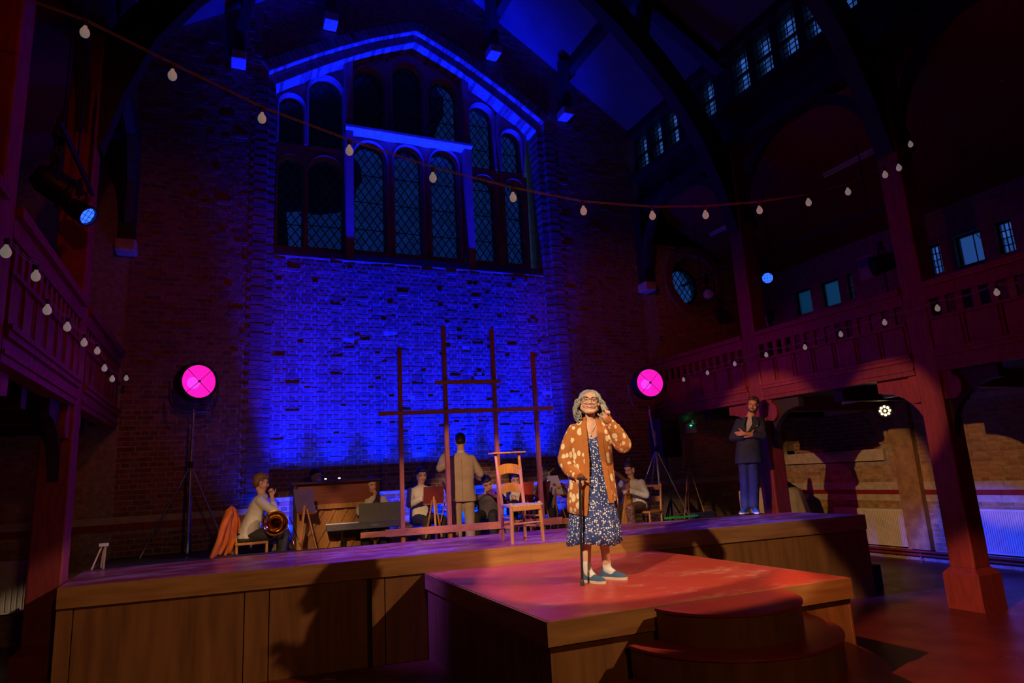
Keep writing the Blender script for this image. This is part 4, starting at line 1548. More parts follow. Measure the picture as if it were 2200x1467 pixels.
for s_ in (.2, .8):
    c_ = ka.lerp(kbp, s_) - kn * .14
    m.bar(c_ + kn * .12 + V((0, 0, -.05)), c_ - kn * .14 + V((0, 0, -.55)), .03, .03)
    m.bar(c_ - kn * .12 + V((0, 0, -.05)), c_ + kn * .14 + V((0, 0, -.55)), .03, .03)
m.build('stand', M_BLACK, kb)
def lettering(name, text, size, loc, rot, mt, parent, ext=.001):
    cu = bpy.data.curves.new(name, 'FONT')
    cu.body = text
    cu.size = size
    cu.extrude = ext
    cu.align_x = 'CENTER'
    cu.align_y = 'CENTER'
    ob = bpy.data.objects.new(name, cu)
    dg = bpy.context.evaluated_depsgraph_get()
    COL.objects.link(ob)
    bpy.context.view_layer.update()
    me = bpy.data.meshes.new_from_object(ob.evaluated_get(bpy.context.evaluated_depsgraph_get()))
    bpy.data.objects.remove(ob)
    me.materials.append(mt)
    o = bpy.data.objects.new(name, me)
    COL.objects.link(o)
    o.parent = parent
    M_ = Matrix.Translation(V(loc)) @ rot
    o.matrix_local = MW[parent.name].inverted() @ M_
    return o
M_PRINT = mat('pale_print', (.3, .3, .3), (.25, .25, .25), 10, .6)
kr = Matrix.Rotation(math.atan2(kd.y, kd.x), 4, 'Z') @ Matrix.Rotation(math.pi / 2, 4, 'X')
lettering('maker_lettering', 'Roland', .034, ka.lerp(kbp, .62) + kn * .004 + V((0, 0, .005)), kr, M_PRINT, kb)

# --- music stands
M_PURPLE = mat('violet_folder', (.16, .10, .30), (.12, .08, .24), 8, .7)
M_MAROON = mat('maroon_folder', (.18, .02, .02), (.12, .014, .014), 8, .7)
M_REDF = mat('red_folder', (.55, .06, .04), (.45, .05, .03), 8, .6)
M_PAPER = mat('music_paper', (.74, .72, .66), (.66, .64, .60), 30, .9)
def music_stand(x, y, z, rz, h, mtop, lab, wood=True, w_=.36, hh=.28, tilt=.35, group='music stands of the band', sheet=None):
    t = thing('music_stand', (x, y, z), rz, lab, 'music stand', group)
    mw = M_OAK if wood else M_BLACK
    m = MB()
    c_, s_ = math.cos(tilt), math.sin(tilt)
    def P(u, d, v):
        return (u, d * c_ + v * s_, h + v * c_ - d * s_)
    vs = [P(u, d, v) for v in (0, hh) for u, d in ((-w_ / 2, -.008), (w_ / 2, -.008), (w_ / 2, .008), (-w_ / 2, .008))]
    m.add(vs, [(0, 1, 2, 3), (7, 6, 5, 4), (0, 4, 5, 1), (1, 5, 6, 2), (2, 6, 7, 3), (3, 7, 4, 0)])
    m.build('desk', mtop, t, local=True, fix=True)
    m = MB()
    vs = [P(u, d, v) for v in (-.01, .012) for u, d in ((-w_ / 2, -.05), (w_ / 2, -.05), (w_ / 2, .008), (-w_ / 2, .008))]
    m.add(vs, [(0, 1, 2, 3), (7, 6, 5, 4), (0, 4, 5, 1), (1, 5, 6, 2), (2, 6, 7, 3), (3, 7, 4, 0)])
    m.build('lip', mw, t, local=True, fix=True)
    if sheet:
        m = MB()
        vs = [P(u, d, v) for v in (.01, sheet[1]) for u, d in ((-sheet[0] / 2, -.016), (sheet[0] / 2, -.016), (sheet[0] / 2, -.010), (-sheet[0] / 2, -.010))]
        m.add(vs, [(0, 1, 2, 3), (7, 6, 5, 4), (0, 4, 5, 1), (1, 5, 6, 2), (2, 6, 7, 3), (3, 7, 4, 0)])
        m.build('sheet_music', M_PAPER, t, local=True, fix=True)
    if wood:
        for a, b_ in (((-.02, .03, h + .05), (-.17, -.12, 0)), ((.02, .03, h + .05), (.17, -.12, 0)), ((0, .05, h + .1), (0, .30, 0))):
            MB().bar(a, b_, .028, .016).build('leg', mw, t, local=True, bevel=.003)
    else:
        MB().cyl((0, .02, .08), (0, .03, h + .06), .012).build('pole', mw, t, 50, local=True)
        for k in range(3):
            a = math.pi / 2 + k * 2 * math.pi / 3
            MB().cyl((0, .02, .18), (.28 * math.cos(a), .28 * math.sin(a), 0), .009, n=8).build('leg', mw, t, 50, local=True)
    return t
music_stand(1.07, 9.52, .70, math.radians(150), .78, M_PURPLE, 'wooden folding music stand with a violet backed folder before the piano', hh=.34, w_=.26)
music_stand(2.90, 9.62, .70, math.radians(170), .78, M_MAROON, 'dark maroon music stand left of the conductor', hh=.26, w_=.30)
music_stand(3.20, 9.72, .70, math.radians(80), .80, M_MAROON, 'music stand with a white page beside the conductor left leg', hh=.30, w_=.3, sheet=(.28, .34))
music_stand(4.28, 9.36, .70, math.radians(185), .70, M_REDF, 'music stand with a bright red folder seen through the chair back', hh=.33, w_=.22)
music_stand(4.58, 9.42, .70, math.radians(195), .72, M_MAROON, 'dark maroon music stand in front of the blond violinist', hh=.30, w_=.26)
music_stand(4.98, 9.60, .70, math.radians(110), .78, M_PAPER, 'music stand with pale sheets right of the blond violinist', hh=.32, w_=.24)
music_stand(7.55, 9.55, .70, math.radians(215), 1.02, M_MAROON, 'tall dark music easel with wide board beside the loudspeaker', hh=.56, w_=.52, tilt=.18)

# clip light on the violin stand
cl = thing('clip_light', (5.00, 9.70, 1.66), 0, 'bright white tube clip light over the violinist music', 'light')
MB().cyl((4.87, 9.72, 1.70), (5.02, 9.66, 1.765), .009, n=8).build('tube', emit('white_tube', (.75, 1.0, 1.0), 3.0), cl, 60)
MB().tube([(4.98, 9.66, 1.62), (4.99, 9.70, 1.70), (4.95, 9.70, 1.745)], .006, 6).build('gooseneck', M_BLACK, cl, 60)
for x, z, lab in ((1.42, 1.905, 'small bright lamp on the piano lid, left of the pair'), (1.62, 1.905, 'small bright lamp on the piano lid, right of the pair')):
    t = thing('piano_lamp', (x, 10.2, z), 0, lab, 'lamp')
    MB().ell((x, 10.2, z + .02), (.02, .012, .010)).build('lamp_head', emit('white_lamp', (1, .95, .9), 2.0), t, 60)
    MB().cyl((x, 10.22, 1.89), (x, 10.21, z + .02), .005, n=6).build('stem', M_BLACK, t)

# --- loudspeaker on a stand, right
ls = thing('loudspeaker', (7.45, 9.95, .70), 0, 'black loudspeaker on a pole beside the right floodlight', 'loudspeaker')
MB().box(7.22, 7.66, 9.75, 10.12, 1.98, 2.68).build('cabinet', M_BLACKP, ls, bevel=.02)
MB().box(7.25, 7.63, 9.735, 9.75, 2.02, 2.64).build('grille', M_BLACK, ls)
MB().cyl((7.44, 9.95, .72), (7.44, 9.95, 2.0), .019).build('pole', M_BLACK, ls, 50)
for dx, dy in ((.3, -.1), (-.28, -.16), (.02, .34)):
    MB().cyl((7.44, 9.95, 1.25), (7.44 + dx, 9.95 + dy, .70), .012, n=8).build('leg', M_BLACK, ls, 50)
mx_ = thing('cable_box', (7.2, 9.3, 1.05), 0, 'black cable box on the back edge of the stage below the loudspeaker', 'box')
MB().box(6.70, 7.10, 8.40, 8.52, .98, 1.10).build('case', M_BLACKP, mx_, bevel=.01)
gw = thing('green_wedge', (6.3, 8.40, S), 0, 'flat bright green wedge lying on the back edge of the stage', 'wedge')
MB().prism([(6.10, 8.36), (6.16, 8.44), (6.72, 8.34)], XY, S + .002, S + .03).build('wedge', mat('green_plastic', (.02, .35, .03), (.015, .28, .02), 8, .5), gw, fix=True)

# --- emergency light on the end wall
em = thing('emergency_light', (8.87, 10.98, 2.6), 0, 'white emergency light box with small green lamps on the end wall', 'emergency light')
MB().box(8.74, 9.00, 10.92, 11.0, 2.47, 2.66).build('box', M_WHITE, em, bevel=.01)
for x in (8.80, 8.94):
    MB().cyl((x, 10.95, 2.68), (x - .01, 10.86, 2.71), .045, .05).build('lamp_head', M_WHITE, em, 40)
MB().box(8.84, 8.88, 10.912, 10.925, 2.615, 2.63).build('indicator', emit('green_led', (.05, 1, .3), 4), em)
MB().box(8.82, 8.86, 10.912, 10.925, 2.74, 2.75).build('indicator', MATS['green_led'], em)

# --- fluorescent battens
def batten(p, q_, lab, group='fluorescent battens', warm=0):
    p, q_ = V(p), V(q_)
    t = thing('fluorescent_batten', (p + q_) / 2, 0, lab, 'light fitting', group)
    MB().bar(p, q_, .07, .055).build('body', M_WHITE, t, bevel=.004)
    MB().cyl(p.lerp(q_, .02) - V((0, 0, .055)), p.lerp(q_, .98) - V((0, 0, .055)), .017, n=10).build('tube', M_WHITE, t, 60)
    for s_ in (.02, .98):
        c_ = p.lerp(q_, s_)
        MB().box(c_.x - .02, c_.x + .02, c_.y - .015, c_.y + .015, c_.z - .08, c_.z - .02).build('end_cap', M_WHITE, t)
batten((9.05, 7.40, 2.72), (9.05, 6.18, 2.72), 'long white fluorescent batten under the right gallery beside the amber lamp')
batten((9.6, 7.50, 6.74), (9.6, 6.48, 6.72), 'unlit fluorescent batten under the aisle roof, between the two right columns')
batten((9.6, 10.48, 6.75), (9.6, 9.98, 6.72), 'short fluorescent batten under the aisle roof above the round window')
batten((9.6, 4.57, 6.8), (9.6, 3.4, 6.8), 'fluorescent batten under the aisle roof at the upper right edge')
batten((9.6, 10.9, 2.78), (9.6, 9.9, 2.77), 'fluorescent batten under the right gallery behind the man in the suit')
batten((-2.9, 8.6, 2.72), (-2.9, 9.6, 2.72), 'fluorescent batten under the left gallery with a green indicator')

# --- amber LED lamp under the gallery
al = thing('led_par_lamp', (9.3, 6.85, 2.5), 0, 'round lamp of nine amber LEDs hanging under the right gallery', 'stage light')
ac = V((9.18, 6.78, 2.475))
an = unit((-9.18, -6.78, -.35))
aside = an.cross(V((0, 0, 1))).normalized()
aup = aside.cross(an)
m = MB().lathe([(.0, -.16), (.07, -.16), (.10, -.08), (.105, 0), (.09, .004), (.0, .0)], ac, an, 24)
m.build('housing', M_BLACKP, al, 35)
M_AMB = emit('amber_led', (1.0, .62, .22), 9.0)
for k in range(9):
    a = 2 * math.pi * k / 8
    r = 0 if k == 8 else .062
    MB().ell(ac + an * .006 + (aside * math.cos(a) + aup * math.sin(a)) * r, .019, seg=10, ring=6).build('led_lens', M_AMB, al, 180)
m = MB().tube([ac + aside * .115 - an * .06, ac + aside * .115 - an * .06 + V((0, 0, .12)), ac - an * .06 + V((0, 0, .20)), ac - aside * .115 - an * .06 + V((0, 0, .12)), ac - aside * .115 - an * .06], .008, 6)
m.build('yoke', M_BLACK, al, 60)
MB().cyl(ac - an * .06 + V((0, 0, .19)), ac - an * .06 + V((0, 0, .37)), .012, n=8).build('hanger', M_BLACK, al, 50)

# --- stage lanterns in the galleries
def lantern(c, n, lab, lens, r=.11, ln=.28, to=None):
    c, n = V(c), unit(n)
    t = thing('stage_lantern', c, 0, lab, 'stage light')
    sd = n.cross(V((0, 0, 1))).normalized()
    u_ = sd.cross(n)
    m = MB().lathe([(.001, -ln), (r * .6, -ln), (r * .95, -ln * .7), (r, -.02), (r * 1.12, 0), (r * 1.12, .03), (r * .9, .03), (r * .88, .0)], c, n, 28)
    m.build('can', M_BLACK, t, 35)
    MB().lathe([(r * .88, 0.0), (r * .6, .022), (.001, .03)], c, n, 28).build('lens', lens, t, 180)
    m = MB()
    for k in (-.5, 0, .5):
        m.cyl(c + n * .034 + sd * (r * .9) + u_ * r * k, c + n * .034 - sd * (r * .9) + u_ * r * k, .0025, n=5)
        m.cyl(c + n * .034 + u_ * (r * .9) + sd * r * k, c + n * .034 - u_ * (r * .9) + sd * r * k, .0025, n=5)
    m.build('guard', M_BLACK, t)
    m = MB().tube([c + sd * r * 1.15 - n * .12, c + sd * r * 1.15 - n * .12 + V((0, 0, .2)), c - n * .12 + V((0, 0, .26)), c - sd * r * 1.15 - n * .12 + V((0, 0, .2)), c - sd * r * 1.15 - n * .12], .012, 6)
    m.build('yoke', M_BLACK, t, 60)
    MB().box(c.x - n.x * .12 - .03, c.x - n.x * .12 + .03, c.y - n.y * .12 - .03, c.y - n.y * .12 + .03, c.z + .24, c.z + .36).build('clamp', M_BLACK, t)
    if to is not None:
        MB().cyl((c.x - n.x * .12, c.y - n.y * .12, c.z + .20), (c.x - n.x * .12, c.y - n.y * .12, to), .014, n=8).build('hanger', M_BLACK, t, 60)
    return t
M_BLUEL = emit('blue_lamp_lens', (.02, .10, 1.0), 2.2)
M_PALEL = mat('pale_lens', (.55, .52, .62), (.45, .42, .52), 30, .35)
lantern((8.62, 8.15, 4.95), (-.9, -.75, -.35), 'lit blue stage lantern hanging in the right gallery', M_BLUEL, .10, to=5.5)
lantern((8.62, 9.68, 5.08), (-.6, -.75, -.55), 'unlit stage lantern with pale lens before the round window', M_PALEL, .12, to=5.55)
lantern((-1.36, 7.5, 4.70), (.72, -.40, -.55), 'lit blue stage lantern hanging in the left gallery', M_BLUEL, .10, to=5.12)
lantern((-1.40, 6.75, 4.62), (.8, .35, -.45), 'unlit black stage lantern beside the blue one in the left gallery', M_BLACKP, .14, to=5.12)
lantern((8.55, 6.1, 4.5), (-.75, .6, -.2), 'black lantern on a stand behind the right gallery rail', M_BLACKP, .13, .34, to=2.98)
for (p, q_, lab) in (((8.6, 10.4, 5.46), (8.6, 5.6, 5.30), 'black lighting bar in the right gallery'), ((-1.40, 7.95, 5.12), (-1.40, 6.3, 5.10), 'black lighting bar in the left gallery')):
    t = thing('lighting_bar', V(p).lerp(V(q_), .5), 0, lab, 'bar')
    MB().cyl(p, q_, .024, n=10).build('bar', M_BLACK, t, 60)
    for s_ in (.12, .5, .9):
        c_ = V(p).lerp(V(q_), s_)
        MB().cyl(c_, c_ + V((0, 0, 1.1)), .010, n=6).build('drop_rod', M_BLACK, t, 60)
# poster on the gallery wall
po = thing('poster', (11.09, 8.05, 5.3), 0, 'pale rectangular notice on the wall above the right gallery', 'poster')
MB().box(11.07, 11.09, 7.90, 8.22, 5.08, 5.53).build('sheet', M_PAPER, po)
MB().box(11.065, 11.0705, 7.92, 8.20, 5.32, 5.50).build('printed_block', mat('violet_print', (.25, .2, .5), (.2, .16, .42), 8, .8), po)

# --- festoon strings
M_CABLE = mat('festoon_cable', (.28, .30, .24), (.2, .21, .17), 30, .5)
def bulb(parent, p, r=.03):
    p = V(p)
    m = MB().lathe([(.011, 0), (.013, -.014), (r * .72, -.026), (r * .97, -.042), (r, -.055), (r * .93, -.068), (r * .7, -.080), (r * .35, -.087), (.001, -.089)], p, (0, 0, 1), 14)
    b_ = m.build('bulb', M_BULB, parent, 180)
    MB().cyl(p + V((0, 0, .035)), p - V((0, 0, .004)), .016, .014, 10).build('lampholder', M_BLACKP, b_, 40)
def festoon(pts, lab, loops=True, r=.03):
    t = thing('festoon_string', pts[len(pts) // 2], 0, lab, 'string lights')
    path = []
    for i in range(len(pts) - 1):
        a, b_ = V(pts[i]), V(pts[i + 1])
        for k in range(6):
            s_ = k / 6
            path.append(a.lerp(b_, s_) - V((0, 0, .03 * math.sin(math.pi * s_) if loops else 0)))
    path.append(V(pts[-1]))
    m = MB().tube([p + V((0, 0, .035)) for p in path], .004, 5)
    m.tube([p + V((.006, .006, .05)) for p in path], .0035, 5)
    m.build('cable', M_CABLE, t, 60)
    for p in pts:
        bulb(t, p, r)
NS = [(-1.50, 4.62, 5.02), (-.93, 4.62, 4.90), (-.40, 4.63, 4.70), (.19, 4.65, 4.49), (.82, 4.66, 4.34), (1.48, 4.66, 4.21), (2.18, 4.66, 4.13), (2.86, 4.66, 4.09), (3.57, 4.62, 4.11), (4.18, 4.60, 4.18), (4.84, 4.56, 4.29), (5.52, 4.54, 4.45), (6.12, 4.52, 4.64), (6.75, 4.50, 4.92), (6.98, 4.48, 5.03), (7.95, 4.90, 5.70)]
festoon([(x, y, z + .05) for x, y, z in NS], 'festoon string of opal bulbs swagged across the hall', loops=False)
festoon([(7.93, y, z + .06) for y, z in ((9.84, 3.40), (9.16, 3.42), (8.46, 3.46), (7.74, 3.48), (6.97, 3.45), (6.33, 3.51), (5.65, 3.52), (4.94, 3.53), (4.26, 3.54), (3.7, 3.5))], 'festoon string of opal bulbs along the right gallery front')
festoon([(-1.27, y, z + .06) for y, z in ((4.76, 3.36), (5.47, 3.42), (5.87, 3.27), (6.59, 3.30), (7.36, 3.32), (8.09, 3.38), (8.62, 3.28), (9.23, 3.25), (10.46, 3.45))], 'festoon string of opal bulbs along the left gallery front')

# --- covered stack by the right column
cv = thing('dust_sheet', (10.0, 9.75, 0), 0, 'pale dust sheet draped over a stack behind the right column', 'cloth')
M_SHEET = mat('pale_sheet', (.60, .56, .46), (.48, .44, .36), 6, .85, .3)
m = MB()
rings = []
for z, rx, ry in ((.02, .52, .42), (.4, .48, .40), (.8, .43, .36), (1.1, .37, .31), (1.25, .32, .27), (1.30, .22, .18)):
    r = []
    for k in range(48):
        a = 2 * math.pi * k / 48
        fo = 1 + .07 * math.sin(a * 9 + z * 1.5) * (1.3 - z) + .03 * math.sin(a * 17)
        r.append((10.02 + rx * math.cos(a) * fo, 9.78 + ry * math.sin(a) * fo, z))
    rings.append(r)
m.loft(rings)
m.build('cloth', M_SHEET, cv, 60)
bh = thing('black_folded_bag', (9.95, 9.7, 1.3), 0, 'black pointed bag lying on top of the dust sheet', 'bag')
m = MB().add([(9.76, 9.62, 1.29), (10.20, 9.62, 1.29), (10.18, 9.95, 1.30), (9.78, 9.95, 1.30), (9.96, 9.75, 1.50), (10.0, 9.8, 1.48)], [(3, 2, 1, 0), (0, 1, 4), (1, 2, 5, 4), (2, 3, 5), (3, 0, 4, 5)])
m.build('bag', M_BLACKP, bh, fix=True)
wm = thing('cup_lamp', (9.55, 9.45, 0), 0, 'white cup shaped lamp on a black stem beside the right column', 'lamp')
MB().lathe([(.03, .0), (.055, .02), (.06, .17), (.055, .17), (.0, .165)], (9.58, 9.45, 1.48), (0, 0, 1), 20).build('cup', M_WHITE, wm, 40)
MB().cyl((9.58, 9.45, 0.0), (9.58, 9.45, 1.48), .012, n=8).build('stem', M_BLACK, wm, 50)
MB().cyl((9.58, 9.45, 1.65), (9.60, 9.45, 1.80), .06, .03, 14).build('black_cap', M_BLACKP, wm, 40)
ws = thing('white_sheet_on_floor', (8.5, 9.6, .7), 0, 'white sheet hanging low behind the legs of the man in the suit', 'cloth')
m = MB()
rows = []
for k in range(13):
    t_ = k / 12
    rows.append([(8.62 + .46 * t_, 9.5 - .2 * t_ + .03 * math.sin(t_ * 20), z) for z in (.0, .5, 1.0, 1.30 + .08 * math.sin(t_ * 3))])
m.loft(rows, closed=False)
o = m.build('cloth', M_SHEET, ws, 60)
o.modifiers.new('thick', 'SOLIDIFY').thickness = .012

# --- little wooden trestle at the left end of the stage, floor monitor at the right end
ea = thing('wooden_trestle', (-1.22, 9.0, S), 0, 'small pale wooden trestle with a white top at the left end of the stage', 'trestle')
M_PALEW = mat('pale_wood', (.55, .38, .20), (.45, .30, .15), 6, .6, .1, (8, 8, 1))
for p, q_ in (((-1.23, 9.0, 1.30), (-1.31, 8.94, S)), ((-1.19, 9.0, 1.30), (-1.19, 8.94, S)), ((-1.21, 9.02, 1.30), (-1.24, 9.12, S))):
    MB().bar(p, q_, .018, .018).build('leg', M_PALEW, ea)
MB().box(-1.255, -1.165, 8.97, 9.04, 1.29, 1.325).build('top', M_WHITE, ea, bevel=.004)
fm = thing('floor_monitor', (8.25, 6.9, 0), 0, 'small black box on the floor at the right end of the stage', 'loudspeaker')
MB().prism([(8.10, 6.72), (8.46, 6.70), (8.46, 7.0), (8.10, 7.02)], XY, .0, .33).build('cabinet', M_BLACKP, fm, bevel=.015, fix=True)

# --- a tree outside the great window
tr = thing('tree', (1.5, 17, 0), 0, 'dark tree crown outside the left half of the great window', 'tree')
M_LEAF = mat('dusk_leaves', (.006, .010, .012), (.004, .007, .010), 3, .9)
m = MB()
random.seed(5)
for k in range(90):
    a = random.uniform(0, 6.28)
    r = random.uniform(0, 1) ** .5
    x, z = 1.0 + 4.1 * r * math.cos(a), 13.3 + 4.1 * r * math.sin(a)
    m.ell((x, 17 + random.uniform(-1, 1), z), (random.uniform(.6, 1.1),) * 3, seg=8, ring=6)
m.build('crown', M_LEAF, tr, remesh=.25, soft=2, disp=.5, dscale=.4)
MB().tube([(1.2, 17, -1), (1.3, 17, 6), (1.0, 17, 11)], [.35, .28, .18], 10).build('trunk', M_LEAF, tr, 60)
# ---------------------------------------------------------------- people
M_SKIN = mat('skin', (.62, .36, .26), (.56, .31, .22), 9, .5, .05, spec=.4)
M_SKIN2 = mat('skin_warm', (.56, .31, .21), (.50, .26, .17), 9, .5, .05, spec=.4)
M_LID = mat('eyelid_line', (.16, .07, .05), (.12, .05, .04), 20, .6)
M_EYE = mat('eye_white', (.7, .68, .64), (.66, .64, .6), 10, .25)
M_IRIS = mat('eye_dark', (.03, .02, .015), (.02, .015, .012), 10, .2)
M_LIP = mat('lips', (.45, .14, .12), (.38, .11, .10), 20, .45)
M_TEETH = mat('teeth', (.75, .70, .62), (.7, .66, .58), 20, .35)
M_BROWN_HAIR = mat('brown_hair', (.075, .035, .018), (.04, .02, .011), 40, .5, .6, (1, 1, .3), bscale=120)
M_DARK_HAIR = mat('dark_hair', (.025, .015, .012), (.014, .010, .009), 40, .45, .6, (1, 1, .3), bscale=120)
M_GINGER_HAIR = mat('light_brown_hair', (.20, .095, .035), (.12, .055, .02), 40, .5, .6, (1, 1, .3), bscale=120)
M_GREY_HAIR = mat('grey_hair', (.36, .36, .33), (.20, .20, .19), 30, .5, .4, (1, 1, .4), lo=.3, hi=.7)
M_BLOND_HAIR = mat('blond_hair', (.36, .22, .10), (.24, .14, .06), 30, .5, .4)
M_SHIRT = mat('white_shirt', (.62, .60, .56), (.55, .53, .50), 7, .85, .3, bscale=25)
M_BLACKC = mat('black_cloth', (.016, .016, .018), (.024, .024, .027), 12, .85, .3, bscale=30)


def frame(yaw=0, pitch=0, roll=0):
    """facing, right (as seen by someone in front) and up of a head; degrees; pitch up, roll clockwise as seen"""
    y, p, r = map(math.radians, (yaw, pitch, roll))
    M_ = Matrix.Rotation(y, 3, 'Z') @ Matrix.Rotation(-p, 3, 'X') @ Matrix.Rotation(-r, 3, 'Y')
    return M_ @ V((0, -1, 0)), M_ @ V((1, 0, 0)), M_ @ V((0, 0, 1))


def head_shape(mb, c, fr, s=1.0):
    f, r, u = fr
    c = V(c)
    P = lambda a, b, d: c + (r * a + f * b + u * d) * s
    ax = (r, f, u)
    E = lambda p, rad: mb.ell(P(*p), [x * s for x in rad], ax, 16, 10)
    E((0, -.012, .035), (.075, .093, .088))
    E((0, .045, .045), (.060, .043, .048))
    mb.cap(P(-.036, .072, .024), P(.036, .072, .024), .015 * s)
    for sg in (-1, 1):
        E((sg * .040, .058, -.030), (.026, .028, .030))
        mb.cap(P(sg * .060, .004, -.045), P(sg * .020, .058, -.094), .022 * s, .019 * s)
        E((sg * .077, -.004, -.006), (.011, .020, .031))
        E((sg * .012, .094, -.036), (.009, .010, .008))
    E((0, .062, -.055), (.036, .030, .032))
    E((0, .062, -.095), (.026, .024, .020))
    E((0, .045, -.030), (.054, .040, .060))
    mb.cap(P(0, .084, .012), P(0, .106, -.030), .008 * s, .012 * s)
    return P


def face_parts(root, c, fr, s=1.0, brow=None, mouth=True, smile=0.0, beard=None, vx=.006):
    f, r, u = fr
    c = V(c)
    P = lambda a, b, d: c + (r * a + f * b + u * d) * s
    ax = (r, f, u)
    for sg in (-1, 1):
        e = MB().ell(P(sg * .030, .0755, .002), [.0120 * s, .010 * s, .0055 * s], ax, 10, 7).build('eye', M_EYE, root, 180, local=True)
        MB().ell(P(sg * .030, .0835, .002), [.0048 * s, .003 * s, .0046 * s], ax, 8, 6).build('iris', M_IRIS, e, 180, local=True)
        MB().tube([P(sg * .044, .074, .005), P(sg * .030, .0865, .0085), P(sg * .017, .080, .004)], .0022 * s, 5).build('eyelid', M_LID, root, 180, local=True)
        MB().tube([P(sg * .048, .074, .022), P(sg * .030, .086, .028), P(sg * .012, .088, .024)], [.003 * s, .0045 * s, .003 * s], 6).build('eyebrow', brow or M_BROWN_HAIR, root, 180, local=True)
    if mouth:
        MB().tube([P(-.025, .078, -.058 + smile), P(-.010, .0925, -.0585), P(.010, .0925, -.0585), P(.025, .078, -.058 + smile)], [.003 * s, .006 * s, .006 * s, .003 * s], 8).build('lips', M_LIP, root, 180, local=True)
    if beard:
        m = MB()
        for sg in (-1, 1):
            m.cap(P(sg * .066, .006, -.02), P(sg * .058, .02, -.07), .018 * s)
            m.cap(P(sg * .058, .02, -.07), P(sg * .02, .066, -.102), .020 * s)
            m.cap(P(sg * .030, .078, -.062), P(sg * .008, .090, -.046), .007 * s)
        m.ell(P(0, .068, -.100), [.030 * s, .024 * s, .020 * s], ax)
        m.build('beard', beard, root, local=True, remesh=vx, soft=2)


def hand(mb, wrist, d, n, lat, curl=(.5, .5, .5, .5), s=1.0, spread=.03, thumb=None, segs=(.42, .32, .26)):
    """palm and five fingers: d along the fingers, n the way the palm faces, lat towards the thumb"""
    w_, d, n = V(wrist), unit(d), unit(n)
    lat = unit(V(lat) - d * V(lat).dot(d))
    n = unit(n - d * n.dot(d) - lat * n.dot(lat))
    offs = (.027, .009, -.009, -.026)
    lens = (.070, .078, .072, .056)
    for i in range(4):
        k = w_ + (d * (.082 - .006 * abs(i - 1)) + lat * offs[i]) * s
        mb.cap(w_ + lat * offs[i] * .6 * s + d * .005, k, .0125 * s, .0115 * s, 8)
        a = 0.0
        p = k
        dd = d + lat * (offs[i] * spread * 30 * .3)
        dd.normalize()
        for j in range(3):
            a += curl[i] * (1.0, 1.15, .8)[j]
            q = p + (dd * math.cos(a) + n * math.sin(a)) * lens[i] * segs[j] * s
            mb.cap(p, q, (.0095 - .0008 * j) * s, (.0088 - .0008 * j) * s, 8)
            p = q
    p = w_ + (d * .022 + lat * .026) * s
    td = thumb or unit(lat * .75 + d * .75 + n * .35)
    q = p + td * .046 * s
    t2 = unit(td * .8 + d * .35 + n * .25)
    mb.cap(p - lat * .012 * s, p, .014 * s, .014 * s, 8)
    mb.cap(p, q, .0135 * s, .0115 * s, 8)
    mb.cap(q, q + t2 * .034 * s, .011 * s, .009 * s, 8)


def ringe(cx, cy, z, rx, ry, n=28, pw=2.4):
    out = []
    for k in range(n):
        a = 2 * math.pi * k / n
        c_, s_ = math.cos(a), math.sin(a)
        out.append((cx + rx * math.copysign(abs(c_) ** (2 / pw), c_), cy + ry * math.copysign(abs(s_) ** (2 / pw), s_), z))
    return out


def torso(mb, rows):
    return mb.loft([ringe(*r) for r in rows])


def shoe(root, ankle, d, mu, ms, L_=.25, name='shoe', hgt=.075, sock=None):
    a, d = V(ankle), unit(d)
    sd = V((-d.y, d.x, 0))
    base = V((a.x, a.y, a.z - .085))
    m = MB()
    rows = []
    for t_, w_, h_ in ((-.06, .026, .06), (-.045, .034, .070), (0, .036, .074), (.05, .038, .066), (.10, .043, .050), (.15, .042, .038), (.178, .032, .028), (.192, .014, .018)):
        t_ *= L_ / .25
        c_ = base + d * t_
        rows.append([c_ + sd * (w_ * math.cos(q)) + V((0, 0, .018 + max(0, h_ * hgt / .075 * math.sin(q)))) for q in [math.pi * k / 8 for k in range(9)]])
    m.loft(rows)
    o = m.build(name, mu, root, 60, local=True)
    m = MB()
    rows = []
    for t_, w_ in ((-.068, .022), (-.05, .036), (0, .038), (.05, .040), (.10, .046), (.15, .045), (.182, .034), (.200, .012)):
        t_ *= L_ / .25
        c_ = base + d * t_
        rows.append([c_ + sd * w_, c_ - sd * w_, c_ - sd * w_ + V((0, 0, .022)), c_ + sd * w_ + V((0, 0, .022))])
    m.loft(rows)
    m.build('sole', ms, o, 40, local=True)
    return o


# ============ the actress: grey hair, spotted cardigan, dotted dress, walking cane
WL = V((3.15, 5.40, T))
WR = math.radians(-30.25)
wo = thing('person', WL, WR, 'woman with grey hair and glasses in a spotted rust cardigan leaning on a cane', 'person')
HC = V((.048, -.03, 1.60))
FR = frame(2, 14, -7)
body = MB()
P = head_shape(body, HC, FR, 1.08)
body.cap((.045, .005, 1.38), HC + V((-.002, .014, -.06)), .050, .047)
torso(body, [(.045, .015, 1.465, .05, .045), (.042, .008, 1.415, .115, .07), (.04, 0, 1.34, .150, .088), (.04, -.002, 1.25, .142, .098), (.03, 0, 1.05, .125, .095), (.02, 0, .92, .15, .11), (.01, 0, .80, .15, .12)])
sL, sR = V((-.125, .01, 1.35)), V((.205, .01, 1.36))
eL, eR = V((-.215, .01, 1.09)), V((.315, -.09, 1.21))
wL_, wR_ = V((-.120, -.185, .935)), V((.205, -.215, 1.425))
body.caps([sL, eL, wL_], [.050, .040, .026])
body.caps([sR, eR, wR_], [.050, .040, .026])
body.caps([(-.065, 0, .85), (-.078, -.015, .47), (-.088, -.055, .10)], [.080, .052, .034])
